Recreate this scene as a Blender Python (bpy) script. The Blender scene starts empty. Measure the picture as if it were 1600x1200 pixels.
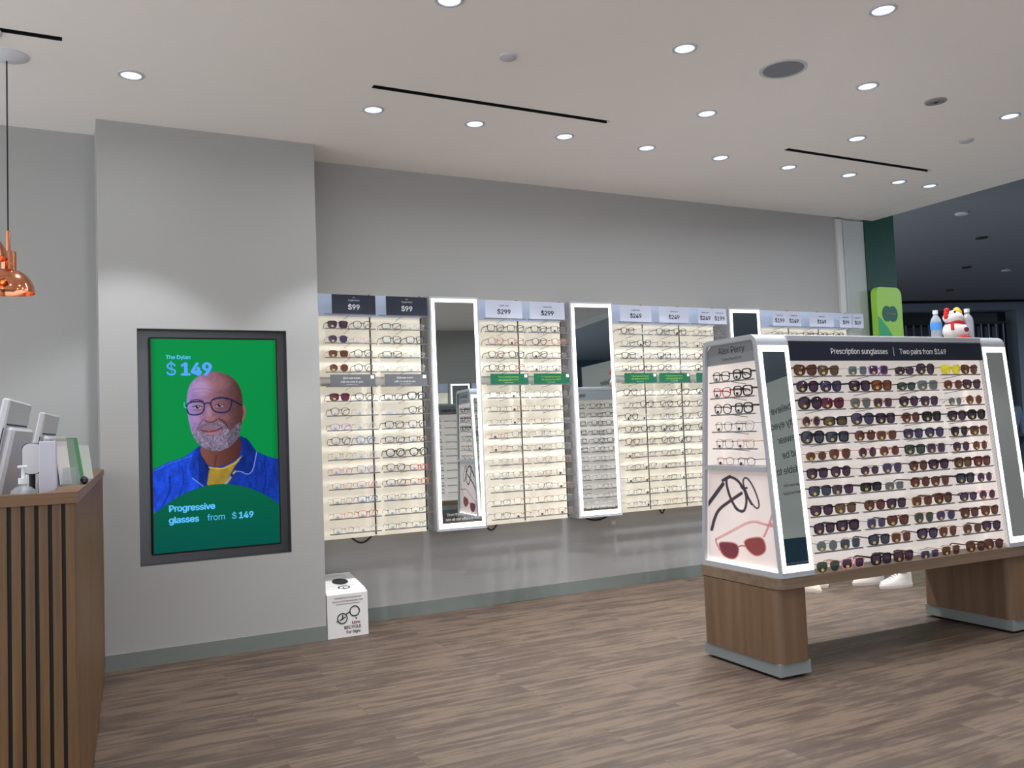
import bpy, math, random
import numpy as np
from mathutils import Matrix, Vector
PI = math.pi
SC = bpy.context.scene
COL = SC.collection

# ------------------------------------------------------------------ camera
CAM_H = 1.25
YAW, PITCH, ROLL, FPX = 0.4774, 0.0535, -0.0389, 1367.2
def cam_axes():
    F = Vector((math.sin(YAW)*math.cos(PITCH), math.cos(YAW)*math.cos(PITCH), math.sin(PITCH)))
    r0 = Vector((math.cos(YAW), -math.sin(YAW), 0)); u0 = r0.cross(F)
    r = r0*math.cos(ROLL) + u0*math.sin(ROLL)
    u = -r0*math.sin(ROLL) + u0*math.cos(ROLL)
    return r, u, F
_r, _u, _F = cam_axes()
cam = bpy.data.cameras.new('camera'); cam.sensor_width = 36; cam.lens = FPX/1600*36; cam.clip_start = 0.05; cam.clip_end = 200
camo = bpy.data.objects.new('camera', cam); COL.objects.link(camo)
camo.matrix_world = Matrix(((_r.x, _u.x, -_F.x, 0), (_r.y, _u.y, -_F.y, 0), (_r.z, _u.z, -_F.z, CAM_H), (0, 0, 0, 1)))
SC.camera = camo

# ------------------------------------------------------------------ world, exposure
w = bpy.data.worlds.new('world'); SC.world = w; w.use_nodes = True
w.node_tree.nodes['Background'].inputs[0].default_value = (0.88, 0.94, 1.0, 1)
w.node_tree.nodes['Background'].inputs[1].default_value = 1.5
SC.view_settings.view_transform = 'Standard'; SC.view_settings.look = 'None'
SC.view_settings.gamma = 1; SC.view_settings.use_curve_mapping = False
SC.view_settings.exposure = 0.36
SC.cycles.use_denoising = True
SC.cycles.max_bounces = 10; SC.cycles.transparent_max_bounces = 24
SC.cycles.sample_clamp_indirect = 6

CEIL = 3.13
SPOT_W, DISC_W = 62.0, 2.2          # each downlight: its beam and its soft disc
GRID = [(0.336,4.725),(1.619,4.735),(2.264,4.735),(2.902,4.738),(3.548,4.738),(4.183,4.73),(4.833,4.73),(5.451,4.717),(6.012,4.717),(6.374,4.708),
        (1.52,3.388),(2.797,3.383),(4.098,3.38),(5.394,3.383),(3.507,4.067),(4.794,4.065),(3.404,2.695),
        # the rows of the same ceiling above and behind the photographer
        (0.2,2.70),(2.1,2.05),(4.7,2.05),(0.8,0.7),(3.4,0.7),(5.6,1.3),(-1.6,3.4),(-1.6,1.4),(2.1,-0.7),(4.7,-0.7),(0.0,-1.9),(2.6,-2.0),(4.9,-2.0)]

# ------------------------------------------------------------------ materials
MATS = {}
def lin(c):
    return tuple((x/255/12.92 if x/255 <= 0.04045 else ((x/255+0.055)/1.055)**2.4) for x in c)
def mat(name, col=(200, 200, 200), rough=0.5, metal=0.0, emit=None, es=0.0, spec=0.5, noise=None, bump=None, coat=0.0, trans=0.0, ior=1.45):
    if name in MATS: return MATS[name]
    m = bpy.data.materials.new(name); m.use_nodes = True; nt = m.node_tree; b = nt.nodes['Principled BSDF']
    c = lin(col)
    b.inputs['Base Color'].default_value = (*c, 1); b.inputs['Roughness'].default_value = rough; b.inputs['Metallic'].default_value = metal
    b.inputs['Specular IOR Level'].default_value = spec; b.inputs['Coat Weight'].default_value = coat
    b.inputs['Transmission Weight'].default_value = trans; b.inputs['IOR'].default_value = ior
    if emit:
        b.inputs['Emission Color'].default_value = (*lin(emit), 1); b.inputs['Emission Strength'].default_value = es
    tc = None
    if noise or bump:
        tc = nt.nodes.new('ShaderNodeTexCoord')
    if noise:  # (scale xyz, amount)
        mp = nt.nodes.new('ShaderNodeMapping'); mp.inputs['Scale'].default_value = noise[0]
        n = nt.nodes.new('ShaderNodeTexNoise'); n.inputs['Scale'].default_value = 1; n.inputs['Detail'].default_value = 5
        mx = nt.nodes.new('ShaderNodeMix'); mx.data_type = 'RGBA'; mx.blend_type = 'MIX'
        k = noise[1]
        mx.inputs['A'].default_value = tuple(min(1, x*(1-k)) for x in c)+(1,); mx.inputs['B'].default_value = tuple(min(1, x*(1+k)) for x in c)+(1,)
        rp = nt.nodes.new('ShaderNodeMapRange'); rp.inputs[1].default_value = .3; rp.inputs[2].default_value = .7
        nt.links.new(tc.outputs['Object'], mp.inputs[0]); nt.links.new(mp.outputs[0], n.inputs['Vector'])
        nt.links.new(n.outputs['Fac'], rp.inputs[0]); nt.links.new(rp.outputs[0], mx.inputs['Factor']); nt.links.new(mx.outputs['Result'], b.inputs['Base Color'])
    if bump:   # (scale, strength)
        n = nt.nodes.new('ShaderNodeTexNoise'); n.inputs['Scale'].default_value = bump[0]; n.inputs['Detail'].default_value = 3
        bp = nt.nodes.new('ShaderNodeBump'); bp.inputs['Strength'].default_value = bump[1]; bp.inputs['Distance'].default_value = .002
        nt.links.new(tc.outputs['Object'], n.inputs['Vector']); nt.links.new(n.outputs['Fac'], bp.inputs['Height']); nt.links.new(bp.outputs[0], b.inputs['Normal'])
    MATS[name] = m
    return m

def glassy(name, tint, opacity, body, rough=0.08):
    """thin lens: see-through tint mixed with a glossy body"""
    if name in MATS: return MATS[name]
    m = bpy.data.materials.new(name); m.use_nodes = True; nt = m.node_tree; b = nt.nodes['Principled BSDF']; out = nt.nodes['Material Output']
    b.inputs['Base Color'].default_value = (*lin(body), 1); b.inputs['Roughness'].default_value = rough
    t = nt.nodes.new('ShaderNodeBsdfTransparent'); t.inputs[0].default_value = (*lin(tint), 1)
    mx = nt.nodes.new('ShaderNodeMixShader'); mx.inputs[0].default_value = opacity
    nt.links.new(t.outputs[0], mx.inputs[1]); nt.links.new(b.outputs[0], mx.inputs[2]); nt.links.new(mx.outputs[0], out.inputs[0])
    MATS[name] = m; return m

def picture(name, es, rough=0.25):
    """a picture printed or displayed: colour attribute 'pic' drives colour and, on a lit screen, emission"""
    m = bpy.data.materials.new(name); m.use_nodes = True; nt = m.node_tree; b = nt.nodes['Principled BSDF']
    a = nt.nodes.new('ShaderNodeAttribute'); a.attribute_name = 'pic'
    nt.links.new(a.outputs['Color'], b.inputs['Emission Color']); b.inputs['Emission Strength'].default_value = es
    b.inputs['Roughness'].default_value = rough
    b.inputs['Specular IOR Level'].default_value = .03
    if es < 0.5: nt.links.new(a.outputs['Color'], b.inputs['Base Color'])
    else: b.inputs['Base Color'].default_value = (0, 0, 0, 1)
    return m

def wood(name, c1, c2, scale, rough=.45, axis=2):
    m = bpy.data.materials.new(name); m.use_nodes = True; nt = m.node_tree; b = nt.nodes['Principled BSDF']
    tc = nt.nodes.new('ShaderNodeTexCoord'); mp = nt.nodes.new('ShaderNodeMapping')
    s = [scale, scale, scale]; s[axis] = scale*0.04; mp.inputs['Scale'].default_value = s
    n = nt.nodes.new('ShaderNodeTexNoise'); n.inputs['Scale'].default_value = 1; n.inputs['Detail'].default_value = 6; n.inputs['Roughness'].default_value = .6
    n2 = nt.nodes.new('ShaderNodeTexNoise'); n2.inputs['Scale'].default_value = .12; n2.inputs['Detail'].default_value = 2
    ad = nt.nodes.new('ShaderNodeMath'); ad.operation = 'MULTIPLY_ADD'; ad.inputs[1].default_value = .6
    mr = nt.nodes.new('ShaderNodeMapRange'); mr.inputs[1].default_value = .55; mr.inputs[2].default_value = 1.05
    mx = nt.nodes.new('ShaderNodeMix'); mx.data_type = 'RGBA'; mx.inputs['A'].default_value = (*lin(c1), 1); mx.inputs['B'].default_value = (*lin(c2), 1)
    L = nt.links.new
    L(tc.outputs['Object'], mp.inputs[0]); L(mp.outputs[0], n.inputs['Vector']); L(mp.outputs[0], n2.inputs['Vector'])
    L(n.outputs['Fac'], ad.inputs[2]); L(n2.outputs['Fac'], ad.inputs[0]); L(ad.outputs[0], mr.inputs[0]); L(mr.outputs[0], mx.inputs['Factor'])
    L(mx.outputs['Result'], b.inputs['Base Color']); b.inputs['Roughness'].default_value = rough
    MATS[name] = m; return m

M_wall = mat('wall_paint', (168, 167, 165), .75, bump=(60, .08))
M_ceil = mat('ceiling_paint', (252, 246, 240), .85)
M_skirt = mat('skirting_paint', (118, 124, 120), .5)
M_white = mat('white_lacquer', (222, 224, 228), .4)
M_shell = mat('pale_grey_shell', (160, 162, 168), .4)
M_shell_in = mat('grey_sign_panel', (128, 130, 134), .5)
M_light = mat('led_frame', (255, 255, 255), .5, emit=(246, 250, 252), es=1.5)
M_disc = mat('downlight_diffuser', (255, 255, 255), .5, emit=(208, 226, 255), es=1.1)
M_trimring = mat('downlight_trim', (200, 200, 205), .5)
M_cream = mat('lit_cream_board', (238, 231, 214), .5, emit=(240, 230, 208), es=.30)
M_cream2 = mat('lit_white_board', (205, 197, 192), .5, emit=(244, 234, 228), es=.40)
M_head = mat('lit_blue_header', (178, 192, 214), .4, emit=(190, 205, 235), es=.12)
M_rail = mat('dark_rail', (34, 32, 33), .5)
M_lip = mat('shelf_lip', (120, 118, 120), .35, metal=.3)
M_card_dark = mat('charcoal_card', (52, 56, 68), .6, spec=.2)
M_card_grey = mat('grey_promo_card', (104, 105, 108), .6)
M_card_white = mat('white_price_card', (198, 202, 220), .6)
M_card_green = mat('green_promo_card', (10, 98, 66), .6)
M_ink_dark = mat('dark_ink', (30, 38, 48), .6)
M_ink_white = mat('white_ink', (245, 245, 245), .6)
M_ink_lime = mat('lime_ink', (170, 220, 90), .6)
M_mirror = mat('mirror_glass', (205, 212, 212), .0, metal=1.0)
M_bandgrey = mat('frosted_band', (176, 172, 164), .5)
M_black = mat('matt_black', (14, 14, 16), .6)
M_cable = mat('black_cable', (12, 12, 14), .5)
M_oak = wood('oak_slat', (76, 50, 24), (118, 84, 45), 60)
M_oakh = wood('oak_edge', (92, 62, 34), (128, 92, 56), 45, axis=0)
M_stand = wood('brown_oak_panel', (96, 73, 54), (124, 98, 76), 16, .5)
M_standh = wood('brown_oak_top', (104, 86, 70), (134, 114, 94), 28, .5, axis=0)
M_plinth = mat('grey_plinth', (128, 134, 134), .45)
M_copper = mat('copper', (226, 148, 112), .12, metal=1.0)
M_niche = mat('brushed_niche', (92, 92, 95), .32, metal=.7)
M_cardboard = mat('white_cardboard', (222, 220, 218), .6)
M_red_ink = mat('red_ink', (160, 24, 50), .6)
M_darkhole = mat('dark_hole', (40, 42, 44), .9)

# ------------------------------------------------------------------ mesh helpers
class MB:
    def __init__(s): s.v = []; s.f = []; s.m = []
    def add(s, vs, fs, mi=0):
        o = len(s.v); s.v += [tuple(v) for v in vs]; s.f += [tuple(o+i for i in f) for f in fs]; s.m += [mi]*len(fs); return s
    def box(s, x0, x1, y0, y1, z0, z1, mi=0, M=None):
        vs = [Vector((x, y, z)) for x in (x0, x1) for y in (y0, y1) for z in (z0, z1)]
        if M: vs = [M @ v for v in vs]
        return s.add(vs, [(0, 1, 3, 2), (4, 6, 7, 5), (0, 4, 5, 1), (2, 3, 7, 6), (0, 2, 6, 4), (1, 5, 7, 3)], mi)
    def bbox(s, x0, x1, y0, y1, z0, z1, r, mi=0, M=None):
        """box with chamfered edges"""
        r = min(r, abs(x1-x0)/2.01, abs(y1-y0)/2.01, abs(z1-z0)/2.01)
        pts = []
        for sx, X in ((-1, x0), (1, x1)):
            for sy, Y in ((-1, y0), (1, y1)):
                for sz, Z in ((-1, z0), (1, z1)):
                    pts.append((Vector((X, Y-sy*r, Z-sz*r)), Vector((X-sx*r, Y, Z-sz*r)), Vector((X-sx*r, Y-sy*r, Z))))
        vs = [p for t in pts for p in t]
        if M: vs = [M @ v for v in vs]
        idx = lambda i, k: 3*i+k
        f = []
        f += [tuple(idx(i, 0) for i in q) for q in ((0, 1, 3, 2), (4, 6, 7, 5))]
        f += [tuple(idx(i, 1) for i in q) for q in ((0, 4, 5, 1), (2, 3, 7, 6))]
        f += [tuple(idx(i, 2) for i in q) for q in ((0, 2, 6, 4), (1, 5, 7, 3))]
        for a, b in ((0, 1), (2, 3), (4, 5), (6, 7)): f.append((idx(a, 0), idx(b, 0), idx(b, 1), idx(a, 1)))
        for a, b in ((0, 2), (1, 3), (4, 6), (5, 7)): f.append((idx(a, 0), idx(b, 0), idx(b, 2), idx(a, 2)))
        for a, b in ((0, 4), (1, 5), (2, 6), (3, 7)): f.append((idx(a, 1), idx(b, 1), idx(b, 2), idx(a, 2)))
        for i in range(8): f.append((idx(i, 0), idx(i, 1), idx(i, 2)))
        return s.add(vs, f, mi)
    def prism(s, pts, fn, d0, d1, mi=0, caps=True):
        """outline pts (a,b), fn(a,b,d)->xyz"""
        n = len(pts)
        vs = [fn(a, b, d0) for a, b in pts]+[fn(a, b, d1) for a, b in pts]
        f = [(i, (i+1) % n, n+(i+1) % n, n+i) for i in range(n)]
        if caps: f += [tuple(range(n))[::-1], tuple(range(n, 2*n))]
        return s.add(vs, f, mi)
    def ring(s, outer, inner, fn, d0, d1, mi=0):
        n = len(outer)
        vs = [fn(a, b, d0) for a, b in outer]+[fn(a, b, d0) for a, b in inner]+[fn(a, b, d1) for a, b in outer]+[fn(a, b, d1) for a, b in inner]
        f = []
        for i in range(n):
            j = (i+1) % n
            f += [(i, j, n+j, n+i), (2*n+i, 3*n+i, 3*n+j, 2*n+j), (i, 2*n+i, 2*n+j, j), (n+i, n+j, 3*n+j, 3*n+i)]
        return s.add(vs, f, mi)
    def lathe(s, prof, n=24, c=(0, 0, 0), mi=0):
        vs = []
        for r, z in prof:
            for i in range(n):
                a = 2*PI*i/n; vs.append((c[0]+r*math.cos(a), c[1]+r*math.sin(a), c[2]+z))
        f = []
        for k in range(len(prof)-1):
            for i in range(n):
                j = (i+1) % n; f.append((k*n+i, k*n+j, (k+1)*n+j, (k+1)*n+i))
        if prof[0][0] > 1e-6: f.append(tuple(range(n))[::-1])
        if prof[-1][0] > 1e-6: f.append(tuple((len(prof)-1)*n+i for i in range(n)))
        return s.add(vs, f, mi)
    def tube(s, pts, r, n=6, mi=0, flat=1.0):
        pts = [Vector(p) for p in pts]; vs = []; f = []
        up = Vector((0, 0, 1))
        for i, p in enumerate(pts):
            t = (pts[min(i+1, len(pts)-1)]-pts[max(i-1, 0)]).normalized()
            a = t.cross(up)
            if a.length < 1e-3: a = t.cross(Vector((0, 1, 0)))
            a.normalize(); b = a.cross(t).normalized()
            rr = r[i] if isinstance(r, (list, tuple)) else r
            for k in range(n):
                q = 2*PI*(k+.5)/n; vs.append(p+a*rr*flat*math.cos(q)+b*rr*math.sin(q))
        for i in range(len(pts)-1):
            for k in range(n):
                j = (k+1) % n; f.append((i*n+k, i*n+j, (i+1)*n+j, (i+1)*n+k))
        f += [tuple(range(n))[::-1], tuple((len(pts)-1)*n+k for k in range(n))]
        return s.add(vs, f, mi)
    def mesh(s, name, mats=(), smooth=False):
        me = bpy.data.meshes.new(name); me.from_pydata(s.v, [], s.f); me.update()
        for m in mats: me.materials.append(m)
        if len(mats) > 1: me.polygons.foreach_set('material_index', s.m)
        fix_normals(me)
        if smooth:
            me.shade_auto_smooth(smooth) if hasattr(me, 'shade_auto_smooth') else me.polygons.foreach_set('use_smooth', [True]*len(me.polygons))
        return me

import bmesh
def fix_normals(me):
    bm = bmesh.new(); bm.from_mesh(me); bmesh.ops.recalc_face_normals(bm, faces=bm.faces); bm.to_mesh(me); bm.free()

def smooth_me(me, ang=40):
    """smooth faces, sharp edges above the angle"""
    bm = bmesh.new(); bm.from_mesh(me)
    for f in bm.faces: f.smooth = True
    for e in bm.edges:
        e.smooth = not (len(e.link_faces) != 2 or e.calc_face_angle(0) > math.radians(ang))
    bm.to_mesh(me); bm.free()

def part(name, mb, m, parent=None, smooth=False, label=None, loc=None):
    me = mb if isinstance(mb, bpy.types.Mesh) else mb.mesh(name, m if isinstance(m, (list, tuple)) else (m,))
    if smooth: smooth_me(me)
    o = bpy.data.objects.new(name, me); COL.objects.link(o)
    if parent is not None: o.parent = parent
    if label: o['label'] = label
    if loc: o.location = loc
    return o
def thing(name, label, cat, loc=(0, 0, 0), rz=0, group=None, M=None):
    o = bpy.data.objects.new(name, None); COL.objects.link(o); o.empty_display_size = .05
    if M is not None: o.matrix_world = M
    else: o.location = loc; o.rotation_euler = (0, 0, rz)
    return tag(o, label, cat, group)
def tag(o, label, cat, group=None):
    o['label'] = label; o['category'] = cat
    if group: o['group'] = group
    return o
def struct(name, mb, m, smooth=False):
    o = part(name, mb, m, None, smooth); o['kind'] = 'structure'; return o

FONT = None
try:
    import os
    FONT = bpy.data.fonts.load(os.path.join(bpy.utils.resource_path('LOCAL'), 'datafiles', 'fonts', 'Inter.woff2'))
except Exception:
    FONT = None          # Blender's built-in face
def text_mesh(lines, name='lettering'):
    """lines: (string, size, x, y, align, weight) laid in the local XY plane, joined in one mesh"""
    V = []; Fc = []
    for s, size, x, y, al, wt in lines:
        cu = bpy.data.curves.new('t', 'FONT'); cu.body = s; cu.size = size*(1.10 if FONT else 1)
        if FONT: cu.font = FONT; cu.space_character = .96
        cu.align_x = al; cu.resolution_u = 3
        ob = bpy.data.objects.new('t', cu); COL.objects.link(ob)
        dg = bpy.context.evaluated_depsgraph_get(); ev = ob.evaluated_get(dg)
        me = bpy.data.meshes.new_from_object(ev)
        b = wt*size*.5          # heavier weights: the outline repeated a hair's breadth around
        for dx, dy in (((0, 0),) if b < 1e-6 else ((-b, 0), (b, 0), (0, b*.7), (0, -b*.7))):
            o = len(V); V += [(v.co.x+x+dx, v.co.y+y+dy, 0) for v in me.vertices]; Fc += [tuple(o+i for i in p.vertices) for p in me.polygons]
        bpy.data.meshes.remove(me); bpy.data.objects.remove(ob); bpy.data.curves.remove(cu)
    me = bpy.data.meshes.new(name); me.from_pydata(V, [], Fc); me.update(); return me
TXT = {}
def lettering(parent, lines, m, M, name='lettering', key=None):
    k = key or repr(lines)
    if k not in TXT: TXT[k] = text_mesh(lines, name)
    me = TXT[k]
    if not me.materials: me.materials.append(m)
    o = bpy.data.objects.new(name, me); COL.objects.link(o); o.parent = parent; o.matrix_local = M
    if me.materials[0] != m:
        o.material_slots[0].link = 'OBJECT'; o.material_slots[0].material = m
    return o
def frameM(o, r, u):
    r = Vector(r).normalized(); u = Vector(u).normalized(); n = r.cross(u)
    return Matrix(((r.x, u.x, n.x, o[0]), (r.y, u.y, n.y, o[1]), (r.z, u.z, n.z, o[2]), (0, 0, 0, 1)))

def roundrect(x0, x1, z0, z1, r, n=5):
    p = []
    for cx, cz, a0 in ((x1-r, z0+r, -PI/2), (x1-r, z1-r, 0), (x0+r, z1-r, PI/2), (x0+r, z0+r, PI)):
        for i in range(n+1):
            a = a0+PI/2*i/n; p.append((cx+r*math.cos(a), cz+r*math.sin(a)))
    return p

# ------------------------------------------------------------------ painted pictures (the screen's and the poster's own image)
def homography(src, dst):
    A = []; b = []
    for (x, y), (u, v) in zip(src, dst):
        A.append([x, y, 1, 0, 0, 0, -u*x, -u*y]); b.append(u)
        A.append([0, 0, 0, x, y, 1, -v*x, -v*y]); b.append(v)
    h = np.linalg.solve(np.array(A, float), np.array(b, float)); return np.append(h, 1).reshape(3, 3)
def inpoly(X, Y, P):
    c = np.zeros(X.shape, bool); n = len(P)
    for i in range(n):
        x1, y1 = P[i]; x2, y2 = P[(i+1) % n]
        if y1 == y2: continue
        k = ((y1 > Y) != (y2 > Y)) & (X < (x2-x1)*(Y-y1)/(y2-y1)+x1)
        c ^= k
    return c
def dist_line(X, Y, P):
    d = np.full(X.shape, 1e9)
    for (x1, y1), (x2, y2) in zip(P[:-1], P[1:]):
        dx, dy = x2-x1, y2-y1; t = np.clip(((X-x1)*dx+(Y-y1)*dy)/(dx*dx+dy*dy+1e-9), 0, 1)
        d = np.minimum(d, np.hypot(X-x1-t*dx, Y-y1-t*dy))
    return d
def srgb2lin(a):
    a = np.clip(a, 0, 255)/255.; return np.where(a <= .04045, a/12.92, ((a+.055)/1.055)**2.4)
def soft(P, k=3):
    """round a polygon's corners (Chaikin)"""
    for _ in range(k):
        Q = []
        for i in range(len(P)):
            a, b = P[i], P[(i+1) % len(P)]
            Q += [(a[0]*.75+b[0]*.25, a[1]*.75+b[1]*.25), (a[0]*.25+b[0]*.75, a[1]*.25+b[1]*.75)]
        P = Q
    return P
def smoothline(P, k=2):
    for _ in range(k):
        Q = [P[0]]
        for a, b in zip(P[:-1], P[1:]):
            Q += [(a[0]*.75+b[0]*.25, a[1]*.75+b[1]*.25), (a[0]*.25+b[0]*.75, a[1]*.25+b[1]*.75)]
        P = Q+[P[-1]]
    return P
def picture_mesh(name, quad, corners3, nx, ny, paint, ss=2):
    """quad: the picture's corners (TL,TR,BR,BL) in sketch units, corners3: same corners in 3D; paint(X,Y)->rgb"""
    H = homography([(0, 0), (1, 0), (1, 1), (0, 1)], quad)
    NX, NY = nx*ss, ny*ss
    u, v = np.meshgrid((np.arange(NX)+.5)/NX, (np.arange(NY)+.5)/NY)
    q = H @ np.stack([u.ravel(), v.ravel(), np.ones(u.size)]); X = (q[0]/q[2]).reshape(u.shape); Y = (q[1]/q[2]).reshape(u.shape)
    img = paint(X, Y).reshape(ny, ss, nx, ss, 3).mean((1, 3))
    TL, TR, BR, BL = [np.array(c, float) for c in corners3]
    gu, gv = np.meshgrid(np.arange(nx+1)/nx, np.arange(ny+1)/ny)
    gu = gu[..., None]; gv = gv[..., None]
    P = (TL*(1-gu)+TR*gu)*(1-gv)+(BL*(1-gu)+BR*gu)*gv
    me = bpy.data.meshes.new(name)
    idx = np.arange((nx+1)*(ny+1)).reshape(ny+1, nx+1)
    F = np.stack([idx[:-1, :-1], idx[1:, :-1], idx[1:, 1:], idx[:-1, 1:]], -1).reshape(-1, 4)
    me.vertices.add(P.shape[0]*P.shape[1]); me.vertices.foreach_set('co', P.ravel())
    me.loops.add(F.size); me.loops.foreach_set('vertex_index', F.ravel().astype(np.int32))
    me.polygons.add(len(F)); me.polygons.foreach_set('loop_start', np.arange(0, F.size, 4, dtype=np.int32))
    me.update(calc_edges=True)
    at = me.color_attributes.new('pic', 'FLOAT_COLOR', 'CORNER')
    c = np.ones((len(F), 4, 4)); c[..., :3] = srgb2lin(img).reshape(-1, 1, 3)
    at.data.foreach_set('color', c.ravel().astype(np.float32))
    return me
def vnoise(X, Y, s, seed=0):
    r = np.random.RandomState(seed); G = r.rand(64, 64)
    x = X/s; y = Y/s; xi = np.floor(x).astype(int); yi = np.floor(y).astype(int); fx = x-xi; fy = y-yi
    fx = fx*fx*(3-2*fx); fy = fy*fy*(3-2*fy); g = lambda a, b: G[a % 64, b % 64]
    return (g(xi, yi)*(1-fx)+g(xi+1, yi)*fx)*(1-fy)+(g(xi, yi+1)*(1-fx)+g(xi+1, yi+1)*fx)*fy

def paint_portrait(X, Y):
    img = np.empty(X.shape+(3,))
    def put(mask, col, a=1.0):
        c = np.array(col, float) if not callable(col) else None
        al = (mask.astype(float)*a)[..., None]
        img[:] = img*(1-al)+(c if c is not None else col(X, Y))*al
    def blob(cx, cy, rx, ry, col, a=1.0, p=1.0):
        d = np.clip(1-((X-cx)/rx)**2-((Y-cy)/ry)**2, 0, 1)**p
        put(d, col, a)
    def stroke(P, wd, col, a=1.0):
        d = dist_line(X, Y, smoothline(P)); put(np.clip((wd/2-d)/1.2+.5, 0, 1), col, a)
    img[:] = (8, 136, 66); img += ((1100-Y)/1000*6-3)[..., None]
    edge = np.clip((np.minimum(X-105, 700-X))/26, 0, 1); img *= (.86+.14*edge)[..., None]
    # jacket
    def denim(X, Y):
        n = vnoise(X, Y*.45, 14, 1)*.55+vnoise(X, Y, 4, 2)*.45
        k = .68+.5*n; k = k*np.where(X < 330, 1.05, .78)
        return np.stack([30*k, 72*k, 205*k], -1)
    put(inpoly(X, Y, [(110, 710), (180, 672), (262, 646), (330, 595), (400, 600), (520, 590), (526, 546), (560, 560), (602, 618), (650, 640), (708, 655), (716, 890), (110, 905)]), denim)
    stroke([(120, 712), (185, 678), (300, 640)], 3, (120, 150, 230), .5)
    stroke([(150, 890), (200, 800), (190, 740)], 6, (15, 30, 110), .6)
    stroke([(230, 850), (262, 760), (250, 690)], 7, (18, 34, 120), .5)
    stroke([(620, 860), (650, 760), (640, 660)], 6, (15, 28, 105), .6)
    # tee
    put(inpoly(X, Y, [(338, 660), (370, 690), (440, 698), (500, 668), (536, 636), (515, 700), (462, 778), (372, 782)]),
        lambda X, Y: np.stack([172-30*vnoise(X, Y, 20, 4), 142-26*vnoise(X, Y, 20, 4), 52+0*X], -1))
    # neck
    put(inpoly(X, Y, soft([(330, 590), (342, 655), (375, 688), (425, 694), (475, 676), (530, 640), (534, 540), (480, 560)], 2)),
        lambda X, Y: np.stack([128-(X-330)*.28, 80-(X-330)*.2, 72-(X-330)*.17], -1))
    stroke([(412, 640), (405, 690)], 9, (70, 42, 38), .5)
    stroke([(355, 690), (430, 706), (500, 678), (530, 648)], 6, (200, 172, 70), .9)
    # collars
    put(inpoly(X, Y, [(330, 595), (348, 650), (380, 700), (368, 780), (350, 788), (300, 745), (285, 700), (300, 640)]), lambda X, Y: denim(X, Y)*.8)
    put(inpoly(X, Y, [(526, 546), (560, 560), (604, 620), (580, 738), (500, 706), (452, 775), (500, 690), (535, 640)]), lambda X, Y: denim(X, Y)*.82)
    stroke([(348, 650), (380, 705)], 5, (10, 18, 70), .8); stroke([(452, 775), (505, 700), (580, 740), (604, 622)], 4, (150, 175, 235), .85)
    stroke([(300, 745), (358, 788)], 4, (150, 175, 235), .8)
    blob(488, 732, 8, 8, (30, 30, 50), 1, .3)
    # ear and head
    put(inpoly(X, Y, soft([(525, 405), (548, 402), (553, 430), (545, 470), (528, 486), (518, 450)], 2)), (138, 92, 88))
    blob(536, 440, 9, 24, (80, 48, 48), .8)
    def skin(X, Y):
        t = np.clip((X-285)/240, 0, 1)[..., None]
        a = np.array((150, 126, 186.)); b = np.array((140, 98, 112.)); c = np.array((74, 48, 46.))
        s = np.where(t < .45, a+(b-a)*t/.45, b+(c-b)*(t-.45)/.55)
        s = s*(1-.12*np.clip((Y-480)/140, 0, 1))[..., None]
        return s*(0.94+.12*vnoise(X, Y, 10, 7))[..., None]
    HEAD = soft([(272, 400), (276, 335), (300, 285), (350, 252), (410, 242), (470, 256), (515, 295), (536, 350), (540, 420), (534, 480), (522, 550), (480, 598), (420, 622), (370, 612), (330, 588), (300, 545), (284, 490)], 3)
    head = inpoly(X, Y, HEAD); put(head, skin)
    blob(345, 320, 60, 50, (190, 160, 205), .55); blob(430, 300, 60, 40, (160, 115, 120), .4)
    stroke([(300, 330), (350, 322), (400, 334)], 4, (110, 80, 115), .35); stroke([(310, 345), (360, 338), (395, 350)], 3, (110, 80, 115), .35)
    # beard
    def hair(X, Y):
        n = vnoise(X, Y*.6, 5, 11)*.6+vnoise(X*.7, Y, 3, 12)*.4; k = (.55+.9*n)*np.where(X > 470, .78, 1.0)
        return np.stack([122*k, 114*k, 138*k], -1)
    B = soft([(290, 505), (318, 540), (335, 512), (365, 488), (420, 478), (456, 494), (478, 530), (522, 475), (534, 500), (520, 555), (478, 602), (420, 622), (370, 612), (330, 586), (303, 550)], 2)
    put(inpoly(X, Y, B) & head, hair, .88)
    blob(385, 520, 58, 26, (140, 96, 110), .9, .6)
    stroke([(335, 512), (352, 496), (388, 488), (420, 492), (452, 506)], 13, (104, 92, 112), .8)
    stroke([(338, 520), (370, 528), (405, 524), (440, 508)], 4, (60, 30, 38), .95)
    blob(388, 536, 32, 7, (176, 112, 124), .8, .6)
    # nose, cheeks, folds
    blob(378, 440, 17, 40, (178, 146, 172), .5); blob(388, 465, 26, 16, (150, 104, 112), .9)
    stroke([(358, 474), (372, 482), (398, 482), (416, 470)], 5, (68, 38, 42), .8)
    blob(318, 468, 26, 22, (176, 140, 184), .6); blob(458, 458, 26, 20, (138, 92, 96), .6)
    stroke([(352, 470), (334, 492), (322, 520)], 4, (88, 60, 80), .7); stroke([(424, 466), (456, 482), (468, 510)], 5, (60, 36, 38), .8)
    # eyes and brows
    stroke([(292, 384), (320, 374), (350, 384)], 7, (70, 52, 70), .8); stroke([(398, 376), (432, 364), (468, 374)], 7, (50, 32, 34), .85)
    for cx, cy in ((324, 411), (428, 403)):
        blob(cx, cy, 24, 11, (170, 156, 180), .7, .4); blob(cx, cy, 9, 9, (24, 16, 20), 1, .3)
        stroke([(cx-22, cy), (cx, cy-9), (cx+22, cy-1)], 4, (40, 26, 32), .9); stroke([(cx-18, cy+14), (cx+18, cy+14)], 3, (84, 58, 72), .6)
        blob(cx+3, cy-3, 2.5, 2.5, (255, 255, 255), 1, .2)
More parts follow.
